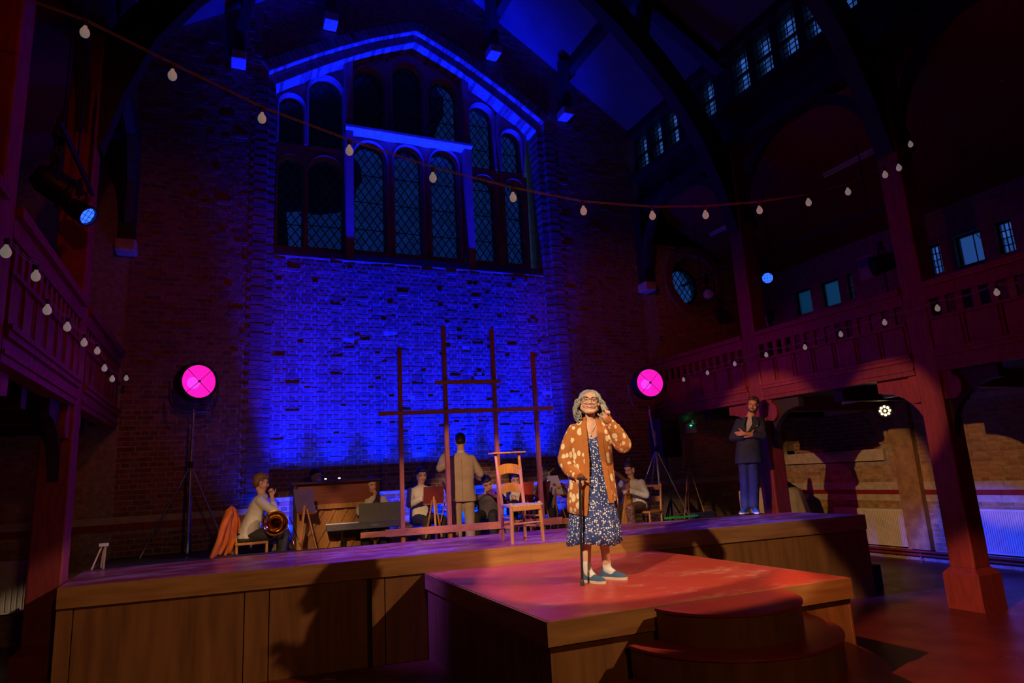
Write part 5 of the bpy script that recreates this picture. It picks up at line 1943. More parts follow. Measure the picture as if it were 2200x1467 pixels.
body.caps([(.085, 0, .85), (.082, .015, .47), (.088, .085, .10)], [.080, .052, .034])
body.cap((-.078, .01, .36), (-.082, -.012, .28), .050, .044)
body.cap((.082, .035, .36), (.084, .05, .28), .050, .044)
# her right hand closed over the cane, her left raised with finger and thumb nearly touching
hand(body, wL_, (.30, -.42, -.55), (.15, .55, -.6), (.85, .25, .1), (1.0, 1.05, 1.1, 1.1), .98)
hand(body, wR_, (-.22, -.20, .95), (-.70, -.62, -.15), (-.75, -.15, .1), (.55, 1.1, 1.25, 1.3), .98, thumb=unit((-.85, -.25, .42)))
body.build('body', M_SKIN, wo, local=True, remesh=.0055, soft=3)
face_parts(wo, HC, FR, 1.08, M_GREY_HAIR, False)
f, r, u = FR
m = MB().tube([P(-.030, .073, -.050), P(-.014, .0920, -.060), P(.014, .0920, -.060), P(.030, .073, -.050)], [.003, .0085, .0085, .003], 8, flat=.8)
lp = m.build('lips', M_LIP, wo, 180, local=True)
MB().tube([P(-.020, .085, -.0555), P(-.010, .0975, -.0595), P(.010, .0975, -.0595), P(.020, .085, -.0555)], [.002, .0036, .0036, .002], 8).build('teeth', M_TEETH, lp, 180, local=True)
# spectacles
sg_ = MB()
for sx in (-.033, .033):
    cc = P(sx * 1.06, .100, -.004)
    sg_.tube([cc + (r * math.cos(a) * .034 + u * math.sin(a) * .031) * 1.08 + f * (-.010 * abs(math.cos(a)) * (1 if math.cos(a) * sx > 0 else 0)) for a in [2 * math.pi * k / 28 for k in range(29)]], .0026, 6, caps=False)
sg_.tube([P(-.004, .101, .004), P(0, .103, .007), P(.004, .101, .004)], .0028, 6)
for sx in (-1, 1):
    sg_.tube([P(sx * .063, .090, .004), P(sx * .077, .05, .006), P(sx * .084, -.01, .002)], .0024, 6)
sp_ = sg_.build('spectacles', mat('tortoiseshell', (.11, .03, .02), (.05, .015, .012), 60, .3), wo, 60, local=True)
for sx in (-.033, .033):
    cc = P(sx * 1.06, .0995, -.004)
    MB().add([cc + (r * math.cos(a) * .0345 + u * math.sin(a) * .0315) for a in [2 * math.pi * k / 20 for k in range(20)]], [tuple(range(20))]).build('lens', clear_glass('spectacle_lens%d' % (sx > 0), .05), sp_, local=True)
for sx in (-1, 1):
    MB().ell(P(sx * .080, -.004, -.046), .0065).build('earring', mat('pearl', (.8, .78, .7), (.74, .72, .65), 8, .2), wo, 180, local=True)
m = MB().tube([(-.02, -.045, 1.415), (.0, -.082, 1.36), (.030, -.104, 1.305), (.075, -.086, 1.36), (.105, -.045, 1.415)], .0018, 5)
nk = m.build('necklace', mat('gold_chain', (.6, .4, .12), (.5, .33, .1), 8, .3, metal=.9), wo, 60, local=True)
MB().ell((.032, -.108, 1.30), .008).build('pendant', MATS['pearl'], nk, 180, local=True)
# hair: a soft cap and many wavy locks
m = MB()
ax = (r, f, u)
m.ell(P(0, -.022, .045), [.092, .100, .095], ax)
m.ell(P(0, -.045, -.01), [.094, .080, .090], ax)
random.seed(3)
for k in range(230):
    a = random.uniform(math.radians(52), math.radians(308))        # 0 is the face
    e0 = random.uniform(.2, 1.0)
    sx = math.sin(a)
    cf = math.cos(a)
    side = 1 if sx > 0 else -1
    pts = []
    rad = []
    ph = random.uniform(0, 6.28)
    lt = random.uniform(.75, 1.25)
    n_ = 20
    r_off = .012 * random.random()
    for i in range(n_):
        t_ = i / (n_ - 1)
        if t_ < .45:
            q = t_ / .45
            el = lerp(math.pi / 2 * (.95 - .25 * e0), 0.0, q)
            rr = (.090 + r_off, .100, .098)
            p = P(sx * rr[0] * math.cos(el), cf * rr[1] * math.cos(el) - .018, .030 + rr[2] * math.sin(el))
            if cf > .1:
                p = p - f * .02 * q
        else:
            q = (t_ - .45) / .55
            drop = q * .20 * lt
            fl = .014 + .030 * math.sin(math.pi * min(1, q * 1.1)) + .020 * math.sin(ph * .3 + q * 11 + k % 5 * .5)
            b0 = P(sx * .095, cf * .100 - .030, .030)
            p = b0 + r * sx * fl + f * (cf * fl * .5 + .016 * math.cos(ph * .3 + q * 10 + k % 5 * .5)) - V((0, 0, drop))
            if side > 0 and q > .55:
                p = p + V((0, .03 * q, 0))
        pts.append(p)
        rad.append(lerp(.0105, .0042, t_))
    m.tube(pts, rad, 6)
for k in range(46):                    # swept back from the forehead
    a = lerp(-1.05, 1.05, k / 45)
    pts = []
    for i in range(8):
        t_ = i / 7
        pts.append(P(math.sin(a) * lerp(.070, .092, t_) * (1 + .1 * t_), lerp(.076, -.06, t_) * math.cos(a * .8), lerp(.072, .128, math.sin(math.pi * .5 * t_)) - .035 * abs(a) * (1 - t_ * .2) + .004 * math.sin(k * 2 + t_ * 5)))
    m.tube(pts, [.010, .011, .012, .012, .012, .011, .010, .008], 6)
m.build('hair', M_GREY_HAIR, wo, 180, local=True)
# dress
M_DRESS = spots('navy_dotted_cloth', (.022, .045, .20), (.72, .72, .70), 52, .33, .75, rnd=.75, var=.3)
rows = []
DR = [(1.395, .045, .008, .108, .070), (1.34, .042, 0, .158, .098), (1.25, .04, -.004, .156, .114), (1.12, .035, 0, .146, .112), (1.02, .03, 0, .138, .106), (.96, .025, 0, .146, .115), (.88, .02, 0, .172, .135), (.74, .01, 0, .198, .158), (.56, 0, 0, .222, .180), (.42, -.005, 0, .238, .194), (.325, -.01, 0, .248, .204)]
n_ = 96
for j, (z, cx, cy, rx, ry) in enumerate(DR):
    rr = []
    for k in range(n_):
        a = 2 * math.pi * k / n_
        w_ = max(0, (1.0 - z) / .7)
        pl = 1 + (.055 * math.sin(a * 13 + .6 * math.sin(a * 3)) + .03 * math.sin(a * 7 + 1)) * w_
        fz = max(0, -math.sin(a)) ** 7
        zz = z - (.135 * fz if j == 0 else (.075 * fz if j == 1 else 0)) + (.012 * math.sin(a * 3 + 1) if j == len(DR) - 1 else 0)
        rr.append((cx + rx * math.cos(a) * pl, cy + ry * math.sin(a) * pl, zz))
    rows.append(rr)
m = MB().loft(rows, caps=False)
dr = m.build('dress', M_DRESS, wo, 180, local=True)
dr.modifiers.new('thick', 'SOLIDIFY').thickness = -.003
# cardigan body: open at the front
M_CARD = spots('rust_spotted_knit', (.42, .135, .028), (.74, .62, .42), 19, .40, .9, (1, 1, .72), .8, .35)
M_RUST = mat('rust_knit', (.44, .145, .032), (.38, .12, .026), 30, .9, .4, bscale=160)
CR = [(1.478, .047, .018, .066, .056), (1.445, .045, .015, .110, .074), (1.395, .042, .01, .172, .096), (1.33, .04, .005, .192, .118), (1.22, .035, 0, .198, .136), (1.08, .03, 0, .194, .142), (.95, .02, 0, .202, .152), (.82, .01, 0, .222, .172), (.70, .005, 0, .236, .186), (.585, 0, 0, .238, .188)]
EDL = [.006, .000, -.004, .000, .004, .006, -.004, -.018, -.034, -.050]      # x of the wearer's right edge
EDR = [.088, .094, .098, .094, .098, .110, .124, .138, .148, .158]
rows = []
edges = [[], []]
n_ = 56
for j, (z, cx, cy, rx, ry) in enumerate(CR):
    aL = math.asin(max(-.98, min(.98, (EDL[j] - cx) / rx)))
    aR = math.asin(max(-.98, min(.98, (EDR[j] - cx) / rx)))
    rr = []
    for k in range(n_):
        a = lerp(aR, 2 * math.pi + aL, k / (n_ - 1))
        w_ = max(0, (1.3 - z) / .7)
        fo = 1 + .022 * math.sin(a * 6 + z * 4) * w_
        zz = z
        if j == len(CR) - 1:
            zz = z + .05 * (1 - abs(math.cos(a))) + (.085 if k < 8 else 0)
        elif j == len(CR) - 2 and k < 8:
            zz = z + .03
        rr.append((cx + rx * math.sin(a) * fo, cy - ry * math.cos(a) * fo, zz))
    rows.append(rr)
    edges[0].append(V(rr[0]))
    edges[1].append(V(rr[-1]))
m = MB().loft(rows, caps=False, closed=False)
ca = m.build('cardigan', M_CARD, wo, 180, local=True)
so = ca.modifiers.new('thick', 'SOLIDIFY')
so.thickness = .010
so.offset = 1
for e, inw in ((edges[0], 1), (edges[1], -1)):
    rr = []
    for j, p in enumerate(e):
        wv = (.026, .036, .046, .05, .048, .044, .042, .040, .038, .036)[j]
        o_ = V((inw * wv, .010 + (.012 if inw > 0 else .006), 0))
        out = V((0, -.013, 0))
        rr.append([p + out, p + o_ + out, p + o_ + V((0, -.003, 0)), p + V((0, .004, 0))])
    MB().loft(rr).build('lapel', M_RUST, ca, 60, local=True)
for pts, rs in (([sL + V((.01, 0, .005)), sL.lerp(eL, .5) + V((-.012, .0, 0)), eL + V((-.008, .01, 0)), eL.lerp(wL_, .55) + V((-.01, .01, -.012)), wL_ + V((.002, .012, .01))], [.070, .074, .074, .070, .046]),
                ([sR + V((-.01, 0, .0)), sR.lerp(eR, .5) + V((.008, 0, -.01)), eR + V((.008, 0, -.012)), eR.lerp(wR_, .5) + V((.008, .006, -.004)), wR_ + V((.004, .006, -.02))], [.072, .078, .082, .070, .044])):
    m = MB().caps(pts, rs)
    m.build('sleeve', M_CARD, ca, local=True, remesh=.009, soft=5, disp=.012, dscale=.05)
    d_ = (V(pts[-1]) - V(pts[-2])).normalized()
    MB().cyl(V(pts[-1]) + d_ * .020, V(pts[-1]) + d_ * .052, .046, .039, 16).build('cuff', M_RUST, ca, 60, local=True)
# socks and loafers
M_SOCK = mat('white_sock', (.62, .60, .55), (.54, .52, .48), 60, .9, .4)
M_LOAF = mat('blue_suede', (.045, .10, .20), (.035, .08, .16), 20, .85, .2)
M_SOLE = mat('cream_sole', (.58, .48, .36), (.50, .41, .30), 20, .8)
for an_, d in ((V((-.088, -.055, .085)), (.75, -.66, 0)), (V((.088, .085, .085)), (.88, -.48, 0))):
    MB().caps([an_ + V((0, 0, .07)), an_ + V((.004, -.003, .0)), an_ + V((d[0] * .06, d[1] * .06, -.035))], [.040, .040, .036]).build('sock', M_SOCK, wo, local=True, remesh=.008, soft=3)
    shoe(wo, an_, d, M_LOAF, M_SOLE, .25)

cn = thing('walking_cane', WL + Matrix.Rotation(WR, 3, 'Z') @ V((-.137, -.242, 0)), WR, 'black adjustable walking cane in the hand of the grey haired woman', 'cane')
topc = V((.045, .010, .90))
MB().cyl((0, 0, .03), (.022, .005, .52), .0105, n=12).build('shaft', M_BLACK, cn, 60, local=True)
MB().cyl((.021, .005, .50), topc, .0125, n=12).build('upper_tube', M_BLACK, cn, 60, local=True)
MB().cyl((.0205, .0048, .485), (.0225, .0055, .52), .0155, n=12).build('collar', M_BLACKP, cn, 60, local=True)
MB().lathe([(.001, 0), (.019, 0), (.018, .02), (.0145, .05), (.0105, .055)], (0, 0, 0), (0, 0, 1), 14).build('rubber_tip', M_BLACKP, cn, 40, local=True)
MB().tube([topc + V((-.035, .025, .004)), topc + V((-.012, .010, .012)), topc + V((.02, -.018, .012)), topc + V((.06, -.050, .002))], [.010, .013, .013, .011], 10).build('handle', M_BLACKP, cn, 60, local=True)

# ============ the man in the navy suit, arms folded, leaning on the column
ML = V((7.55, 8.16, S))
MR = math.atan2(-.687, .727)
mo = thing('person', ML, MR, 'bearded man in a navy suit with folded arms leaning on the column', 'person')
HC = V((.275, -.02, 1.665))
FR = frame(-10, -6, -16)
body = MB()
P = head_shape(body, HC, FR, 1.0)
nb = V((.205, .02, 1.47))
body.cap(nb, HC + V((-.01, .01, -.06)), .062, .058)
torso(body, [(.20, .02, 1.50, .06, .05), (.195, .02, 1.45, .15, .08), (.18, .01, 1.36, .18, .10), (.14, 0, 1.1, .14, .10), (.10, 0, .95, .13, .10)])
sL, sR = V((.015, .01, 1.42)), V((.375, .04, 1.42))
eL, eR = V((-.085, -.06, 1.165)), V((.36, -.12, 1.16))
wL_, wR_ = V((.16, -.20, 1.18)), V((.09, -.245, 1.215))
body.caps([sL + V((.03, 0, -.03)), eL, wL_], [.040, .042, .030])
body.caps([sR + V((-.03, 0, -.03)), eR, wR_], [.040, .042, .030])
hand(body, wL_, (.95, .06, .05), (0, .8, -.3), (0, -.2, 1), (.25, .25, .3, .3), 1.05)
hand(body, wR_, (-.95, .18, .02), (0, .8, -.1), (0, -.2, 1), (.25, .25, .3, .3), 1.05)
body.caps([(.05, 0, .84), (.005, -.02, .48), (-.03, -.01, .1)], [.065, .055, .04])
body.caps([(.15, 0, .84), (.145, -.03, .48), (.10, -.02, .1)], [.065, .055, .04])
body.build('body', M_SKIN2, mo, local=True, remesh=.007, soft=3)
face_parts(mo, HC, FR, 1.0, M_BROWN_HAIR, True, -.004, M_BROWN_HAIR)
f, r, u = FR
ax = (r, f, u)
m = MB()
m.ell(P(0, -.030, .052), [.084, .092, .088], ax)
m.ell(P(-.015, .052, .092), [.055, .040, .030], ax)
m.ell(P(.035, .035, .090), [.040, .045, .035], ax)
for sg in (-1, 1):
    m.cap(P(sg * .074, -.03, .03), P(sg * .075, .006, -.005), .016)
m.build('hair', M_BROWN_HAIR, mo, local=True, remesh=.007, soft=2, disp=.012, dscale=.02)
M_NAVY = mat('navy_suiting', (.018, .024, .075), (.012, .017, .055), 6, .8, .3, bscale=20)
m = MB()
torso(m, [(.19, .02, 1.475, .10, .07), (.19, .02, 1.435, .185, .10), (.185, .01, 1.36, .205, .125), (.165, 0, 1.24, .200, .135), (.135, 0, 1.08, .185, .135), (.115, 0, .95, .195, .145), (.10, 0, .76, .215, .16)])
m.caps([sL + V((.02, 0, -.01)), eL + V((-.005, .0, 0)), eL.lerp(wL_, .55)], [.068, .064, .054])
m.caps([sR + V((-.02, 0, -.01)), eR, eR.lerp(wR_, .48)], [.068, .064, .054])
jk_ = m.build('jacket', M_NAVY, mo, local=True, remesh=.010, soft=5, disp=.012, dscale=.06)
# T-shirt in the neck opening, lapels, pocket square, buttons
MB().loft([[(.175, -.068, 1.475), (.225, -.075, 1.475), (.235, -.07, 1.47), (.17, -.06, 1.47)], [(.135, -.122, 1.36), (.222, -.132, 1.36), (.222, -.12, 1.36), (.135, -.11, 1.36)], [(.12, -.150, 1.25), (.150, -.152, 1.25), (.150, -.14, 1.25), (.12, -.14, 1.25)]]).build('t_shirt', mat('grey_t_shirt', (.42, .42, .43), (.36, .36, .38), 9, .9), mo, 60, local=True)
for x0, x1, x2 in ((.155, .105, .115), (.235, .262, .165)):
    MB().loft([[(x0, -.072, 1.485), (x0 + (.05 if x0 > .2 else -.045), -.068, 1.48), (x0, -.060, 1.48)], [(x1, -.136, 1.36), (x1 + (.06 if x0 > .2 else -.045), -.128, 1.36), (x1, -.118, 1.36)], [(x2, -.152, 1.24), (x2 + .02, -.150, 1.24), (x2, -.14, 1.24)]]).build('lapel', M_NAVY, jk_, 60, local=True)
MB().add([(.265, -.138, 1.312), (.305, -.132, 1.328), (.302, -.13, 1.338), (.27, -.134, 1.32)], [(0, 1, 2, 3)]).build('pocket_square', M_SHIRT, jk_, local=True)
for z in (1.03, .93):
    MB().ell((.13, -.148, z), (.009, .004, .009)).build('button', M_BLACKP, jk_, 180, local=True)
m = MB()
torso(m, [(.10, 0, .95, .165, .125), (.10, 0, .85, .175, .13)])
m.caps([(.035, 0, .86), (.005, -.02, .48), (-.03, -.01, .11)], [.098, .078, .072])
m.caps([(.165, 0, .86), (.145, -.03, .48), (.10, -.02, .11)], [.098, .078, .072])
m.build('trousers', mat('blue_trousers', (.016, .030, .125), (.012, .022, .095), 6, .8, .3, bscale=20), mo, local=True, remesh=.011, soft=5, disp=.015, dscale=.07)
M_TRAIN = mat('blue_canvas', (.03, .10, .32), (.02, .07, .25), 20, .8)
for a_, d in ((V((-.035, -.03, .085)), (-.35, -.93, 0)), (V((.105, -.035, .085)), (.15, -.98, 0))):
    shoe(mo, a_, d, M_TRAIN, M_WHITE, .27)

# ============ the conductor in the beige suit, from behind
CL = V((3.43, 9.82, .70))
co = thing('person', CL, math.radians(-18 + 180), 'man in a beige suit seen from behind conducting the band', 'person')
# local: he faces -y, so the audience sees his back
HC = V((.0, -.02, 1.70))
FR = frame(0, -4, 0)
body = MB()
P = head_shape(body, HC, FR, 1.0)
body.cap((0, .03, 1.48), HC + V((0, .02, -.06)), .062, .060)
torso(body, [(0, .02, 1.52, .06, .05), (0, .02, 1.46, .15, .08), (0, .01, 1.36, .18, .10), (0, 0, 1.1, .15, .10), (0, 0, .95, .15, .11)])
sL, sR = V((-.185, .02, 1.42)), V((.185, .02, 1.42))
eL, eR = V((-.29, -.05, 1.18)), V((.33, -.10, 1.30))
wL_, wR_ = V((-.20, -.30, 1.17)), V((.27, -.30, 1.50))
body.caps([sL + V((.03, 0, -.03)), eL, wL_], [.040, .042, .030])
body.caps([sR + V((-.03, 0, -.03)), eR, wR_], [.040, .042, .030])
hand(body, wL_, (.2, -.95, .1), (.3, 0, -.9), (.9, .1, 0), (.35, .35, .4, .4), 1.05)
hand(body, wR_, (-.1, -.5, .85), (-.8, -.3, -.2), (-.3, .3, .6), (.5, .6, .7, .7), 1.05)
body.caps([(-.09, 0, .9), (-.10, 0, .5), (-.10, .02, .1)], [.075, .055, .04])
body.caps([(.09, 0, .9), (.10, 0, .5), (.10, .02, .1)], [.075, .055, .04])
body.build('body', M_SKIN2, co, local=True, remesh=.009, soft=3)
f, r, u = FR
m = MB()
m.ell(P(0, -.028, .045), [.083, .092, .088], (r, f, u))
m.ell(P(0, -.055, -.005), [.074, .055, .060], (r, f, u))
m.ell(P(0, .04, .085), [.06, .05, .045], (r, f, u))
m.build('hair', M_DARK_HAIR, co, local=True, remesh=.008, soft=2, disp=.01, dscale=.02)
M_BEIGE = mat('beige_linen', (.50, .40, .27), (.44, .34, .22), 5, .85, .3, bscale=18)
m = MB()
torso(m, [(0, .025, 1.525, .065, .055), (0, .02, 1.485, .12, .08), (0, .02, 1.445, .195, .105), (0, .01, 1.36, .215, .128), (0, 0, 1.24, .208, .135), (0, 0, 1.08, .188, .13), (0, 0, .96, .195, .14), (0, 0, .77, .222, .16)])
m.caps([sL + V((.025, 0, -.012)), eL, wL_.lerp(eL, .12)], [.070, .066, .054])
m.caps([sR + V((-.025, 0, -.012)), eR, wR_.lerp(eR, .12)], [.070, .066, .054])
jb = m.build('jacket', M_BEIGE, co, local=True, remesh=.010, soft=5, disp=.013, dscale=.07)
MB().lathe([(.062, -.02), (.066, .0), (.060, .03), (.055, .03), (.058, -.02)], (0, .025, 1.525), (0, .1, 1), 24).build('shirt_collar', M_SHIRT, co, 60, local=True)
MB().tube([(0, .152, 1.42), (0, .150, 1.2), (0, .146, 1.0), (0, .165, .79)], .0028, 5).build('back_seam', mat('beige_seam', (.32, .25, .16), (.28, .21, .14), 8, .9), jb, 60, local=True)
m = MB()
torso(m, [(0, 0, .95, .165, .125), (0, 0, .85, .178, .135)])
m.caps([(-.085, 0, .86), (-.10, 0, .48), (-.10, .02, .10)], [.102, .080, .074])
m.caps([(.085, 0, .86), (.10, 0, .48), (.10, .02, .10)], [.102, .080, .074])
m.build('trousers', M_BEIGE, co, local=True, remesh=.011, soft=5, disp=.015, dscale=.07)
for x in (-.10, .10):
    shoe(co, V((x, .02, .085)), (0, -1, 0), mat('brown_leather', (.10, .045, .02), (.07, .03, .014), 12, .4), M_BLACKP, .28)

# ============ seated players
def player(loc, rz, lab, hair, skin, top, legs, head=(0, -.05, 1.23), fr=(0, 0, 0), wl=(-.16, -.38, .95), wr=(.16, -.38, .95), el=None, er=None, hl=None, hr=None, lean=0.0, vest=None, style='short', feet=True, vx=.011, brow=None, knees=.13, thigh=.46, cut=False, sh=.17):
    t = thing('person', loc, rz, lab, 'person')
    HC = V(head)
    FR = frame(*fr)
    f, r, u = FR
    b = MB()
    P = head_shape(b, HC, FR, .97)
    zs = HC.z - 1.23
    Z = lambda z: z + zs * max(0, (z - .5) / .55)
    nb = V((HC.x * .6, HC.y + .03 - lean * .15, Z(1.045)))
    b.cap(nb, HC + V((0, .02, -.06)), .052, .052)
    spine = lambda z: lerp(.02, nb.y + .01, max(0, (z - .5) / .55))
    sx = nb.x
    torso(b, [(sx, spine(1.08), Z(1.08), .06, .05), (sx, spine(1.03), Z(1.03), .14, .08), (sx, spine(.95), Z(.95), .16, .10), (sx * .5, spine(.7), Z(.7), .14, .10), (0, .0, .5, .16, .13)])
    sL, sR = V((sx - sh, spine(1.0), Z(.985))), V((sx + sh, spine(1.0), Z(.985)))
    wL_, wR_ = V(wl), V(wr)
    eL = V(el) if el else sL.lerp(wL_, .5) + V((-.10, .06, -.14))
    eR = V(er) if er else sR.lerp(wR_, .5) + V((.10, .06, -.14))
    b.caps([sL, eL, wL_], [.048, .040, .028])
    b.caps([sR, eR, wR_], [.048, .040, .028])
    hand(b, wL_, *(hl or ((.1, -1, 0), (.2, 0, -1), (1, 0, .2), (.6, .6, .6, .6))))
    hand(b, wR_, *(hr or ((-.1, -1, 0), (-.2, 0, -1), (-1, 0, .2), (.6, .6, .6, .6))))
    for s_ in (-1, 1):
        b.caps([(s_ * .09, 0, .53), (s_ * knees, -thigh, .52), (s_ * knees, -thigh + .04, .10)], [.08, .055, .04])
    b.build('body', skin, t, local=True, remesh=vx, soft=3)
    face_parts(t, HC, FR, .97, brow or hair, vx=vx)
    m = MB()
    ax = (r, f, u)
    m.ell(P(0, -.028, .048), [.084, .094, .088], ax)
    if style == 'short':
        m.ell(P(0, -.055, -.005), [.072, .052, .060], ax)
        m.ell(P(0, .045, .088), [.062, .045, .036], ax)
    elif style == 'mop':
        m.ell(P(0, -.055, -.005), [.080, .058, .070], ax)
        m.ell(P(0, .055, .080), [.070, .045, .040], ax)
        m.ell(P(0, -.01, .09), [.085, .09, .055], ax)
    elif style == 'bun':
        m.ell(P(0, -.05, -.005), [.074, .052, .055], ax)
        m.ell(P(0, .02, .075), [.07, .06, .05], ax)
        m.ell(P(0, -.07, .145), [.038, .038, .038], ax)
    elif style == 'long':
        m.ell(P(0, -.055, -.02), [.082, .055, .09], ax)
        m.ell(P(0, .03, .085), [.066, .05, .04], ax)
        for s_ in (-1, 1):
            m.caps([P(s_ * .075, -.01, .03), P(s_ * .085, -.02, -.06), P(s_ * .08, -.03, -.17)], [.028, .026, .018])
        m.caps([P(0, -.085, .0), P(0, -.09, -.12), P(0, -.09, -.22)], [.06, .055, .03])
    m.build('hair', hair, t, local=True, remesh=max(.008, vx * .9), soft=2, disp=.012, dscale=.022)
    m = MB()
    torso(m, [(sx, spine(1.075), Z(1.075), .075, .06), (sx, spine(1.03), Z(1.03), .17, .095), (sx, spine(.95), Z(.95), .188, .118), (sx * .7, spine(.8), Z(.8), .172, .12), (sx * .4, spine(.65), Z(.65), .172, .13), (0, 0, .5, .185, .15)])
    m.caps([sL, eL, eL.lerp(wL_, .5 if cut else .86)], [.068, .058, .048])
    m.caps([sR, eR, eR.lerp(wR_, .5 if cut else .86)], [.068, .058, .048])
    m.build('shirt', top, t, local=True, remesh=.012, soft=4, disp=.014, dscale=.06)
    if vest:
        m = MB()
        torso(m, [(sx, spine(1.04), Z(1.04), .12, .085), (sx, spine(.98), Z(.98), .165, .115), (sx * .8, spine(.85), Z(.85), .185, .132), (sx * .4, spine(.65), Z(.65), .182, .140), (0, 0, .52, .19, .155)])
        m.build('waistcoat', vest, t, local=True, remesh=.012, soft=4)
    m = MB()
    torso(m, [(0, 0, .58, .165, .13), (0, 0, .46, .18, .15)])
    for s_ in (-1, 1):
        m.caps([(s_ * .09, -.02, .53), (s_ * knees, -thigh, .52), (s_ * knees, -thigh + .04, .12)], [.095, .075, .060])
    m.build('trousers', legs, t, local=True, remesh=.013, soft=4, disp=.012, dscale=.06)
    if feet:
        for s_ in (-1, 1):
            shoe(t, V((s_ * knees, -thigh + .04, .085)), (0, -1, 0), M_BLACKP, M_BLACKP, .26)
    return t, sL, sR


M_DKTROUS = mat('charcoal_trousers', (.035, .037, .036), (.025, .027, .026), 8, .85, .2)
# trombone player, in profile facing right, hand to his mouth
player((.34, 9.76, .70), math.radians(88), 'young man in a white shirt with a trombone resting his chin on his hand', M_GINGER_HAIR, M_SKIN, M_SHIRT, M_DKTROUS, head=(.02, -.16, 1.215), fr=(0, -8, 0), lean=.35,
       wl=(-.05, -.30, 1.03), el=(-.16, -.34, .80), wr=(.16, -.40, .72), er=(.24, -.15, .72), hl=((.1, .12, .95), (.3, .85, 0), (-.2, -.6, .5), (1.0, 1.0, 1.0, 1.0)), hr=((0, -.7, -.5), (-.6, 0, -.5), (-.2, -.5, .6), (.8, .8, .8, .8)), style='mop', vx=.008, cut=True)
# keyboard player facing us
player((2.05, 10.02, .70), math.radians(-5), 'dark haired keyboard player in a waistcoat and white shirt behind the keyboard', M_DARK_HAIR, M_SKIN, M_SHIRT, M_BLACKC, head=(.01, -.06, 1.10), fr=(18, -10, 6), vest=M_BLACKC,
       wl=(.03, -.22, .93), el=(-.18, -.20, .72), wr=(.18, -.40, .66), hl=((.1, -.05, .95), (.1, .8, .3), (.6, .5, .2), (.9, .9, .9, .9)), style='short', feet=True)
# pianist behind the upright piano
player((1.32, 10.64, .70), math.radians(8), 'pianist of whom only the dark head shows over the piano', M_DARK_HAIR, M_SKIN, M_BLACKC, M_BLACKC, head=(0, -.06, 1.27), fr=(25, -10, 0), feet=False, wl=(-.14, -.30, .72), wr=(.14, -.30, .72))
# player left of the conductor
player((2.90, 10.32, .70), math.radians(10), 'player in a light shirt in deep blue shadow left of the conductor', M_DARK_HAIR, M_SKIN, M_SHIRT, M_BLACKC, head=(.0, -.06, 1.20), fr=(-10, -12, 0), wl=(-.12, -.34, .86), wr=(.12, -.34, .90))
# violinist bent over behind the conductor's arm
v2, a_, b_ = player((3.98, 10.15, .70), math.radians(-30), 'violinist with bowed head right of the conductor in dark clothes', M_DARK_HAIR, M_SKIN, mat('dark_grey_shirt', (.10, .09, .13), (.08, .07, .10), 8, .85, .2), M_BLACKC, head=(.02, -.14, 1.02), fr=(25, -30, 18), lean=.3, wl=(-.20, -.30, .70), wr=(.26, -.34, .82))
# player behind the chair
player((4.66, 10.55, .70), math.radians(-15), 'player with dark hair seen through the chair back', M_DARK_HAIR, M_SKIN, M_SHIRT, M_BLACKC, head=(0, -.06, 1.04), fr=(-10, -16, 0), wl=(-.12, -.36, .78), wr=(.12, -.36, .78))
# blond violinist
v1, a_, b_ = player((4.98, 10.02, .70), math.radians(-35), 'blond violinist in grey looking down at her music', M_BLOND_HAIR, M_SKIN, mat('grey_blouse', (.22, .20, .24), (.17, .16, .19), 8, .85, .2), M_BLACKC, head=(.0, -.10, 1.10), fr=(20, -16, 14), style='long', wl=(-.22, -.30, .84), wr=(.30, -.36, .94))
# harpist, in profile facing left
M_STRIPE = mat('striped_trousers', (.22, .10, .06), (.05, .02, .015), 7, .7, .1, (2, 14, 9), lo=.48, hi=.52)
player((6.14, 9.12, .70), math.radians(-62), 'harp player in a white blouse with her hair in a bun', M_DARK_HAIR, M_SKIN, M_SHIRT, M_STRIPE, head=(-.01, -.10, 1.12), fr=(-4, -24, 0), lean=.15,
       wl=(-.10, -.44, .90), el=(-.26, -.16, .74), wr=(.10, -.40, .80), er=(.26, -.14, .70), style='bun', vx=.008, hl=((.1, -.9, .35), (.7, 0, -.4), (.2, .3, .9), (.7, .7, .7, .7)))
# spectator in the right gallery
player((8.95, 8.55, 2.98), math.radians(-52), 'person in dark clothes sitting in the right gallery under the blue lantern', M_DARK_HAIR, M_SKIN, M_BLACKC, M_BLACKC, head=(0, -.05, 1.36), fr=(-50, -12, 0))

# ---------------------------------------------------------------- instruments
M_BRASS = mat('brass', (.72, .42, .10), (.62, .35, .08), 6, .14, metal=1.0)
tb = thing('trombone', (.66, 9.5, .70), 0, 'brass trombone with its bell turned to the audience', 'trombone')
bc = V((.665, 9.38, 1.385))
bn = unit((-.10, -1, .05))
prof = [(.158, 0.0), (.160, -.004), (.135, -.018), (.100, -.045), (.070, -.085), (.048, -.14), (.034, -.22), (.024, -.33), (.016, -.45), (.001, -.452)]
m = MB().lathe(prof, bc, bn, 40)
o = m.build('bell', M_BRASS, tb, 180)
MB().lathe([(.156, .003), (.161, .003), (.163, -.003), (.158, -.006)], bc, bn, 40).build('bell_rim', M_BRASS, o, 180)
e0 = bc - bn * .45
sd = unit((.9, .1, .35))
pts = [e0, e0 - bn * .06 + sd * .02, e0 - bn * .09 + sd * .06, e0 - bn * .06 + sd * .10, e0 + bn * .0 + sd * .11, bc - bn * .10 + sd * .12]
MB().tube(pts, .010, 10).build('tuning_slide', M_BRASS, tb, 180)
p0 = bc - bn * .10 + sd * .12
m = MB()
for off in (0, .07):
    m.cyl(p0 + sd * off, p0 + sd * off + unit((.25, -.5, -.75)) * .55, .0075, n=8)
m.build('hand_slide', M_BRASS, tb, 180)
m = MB()
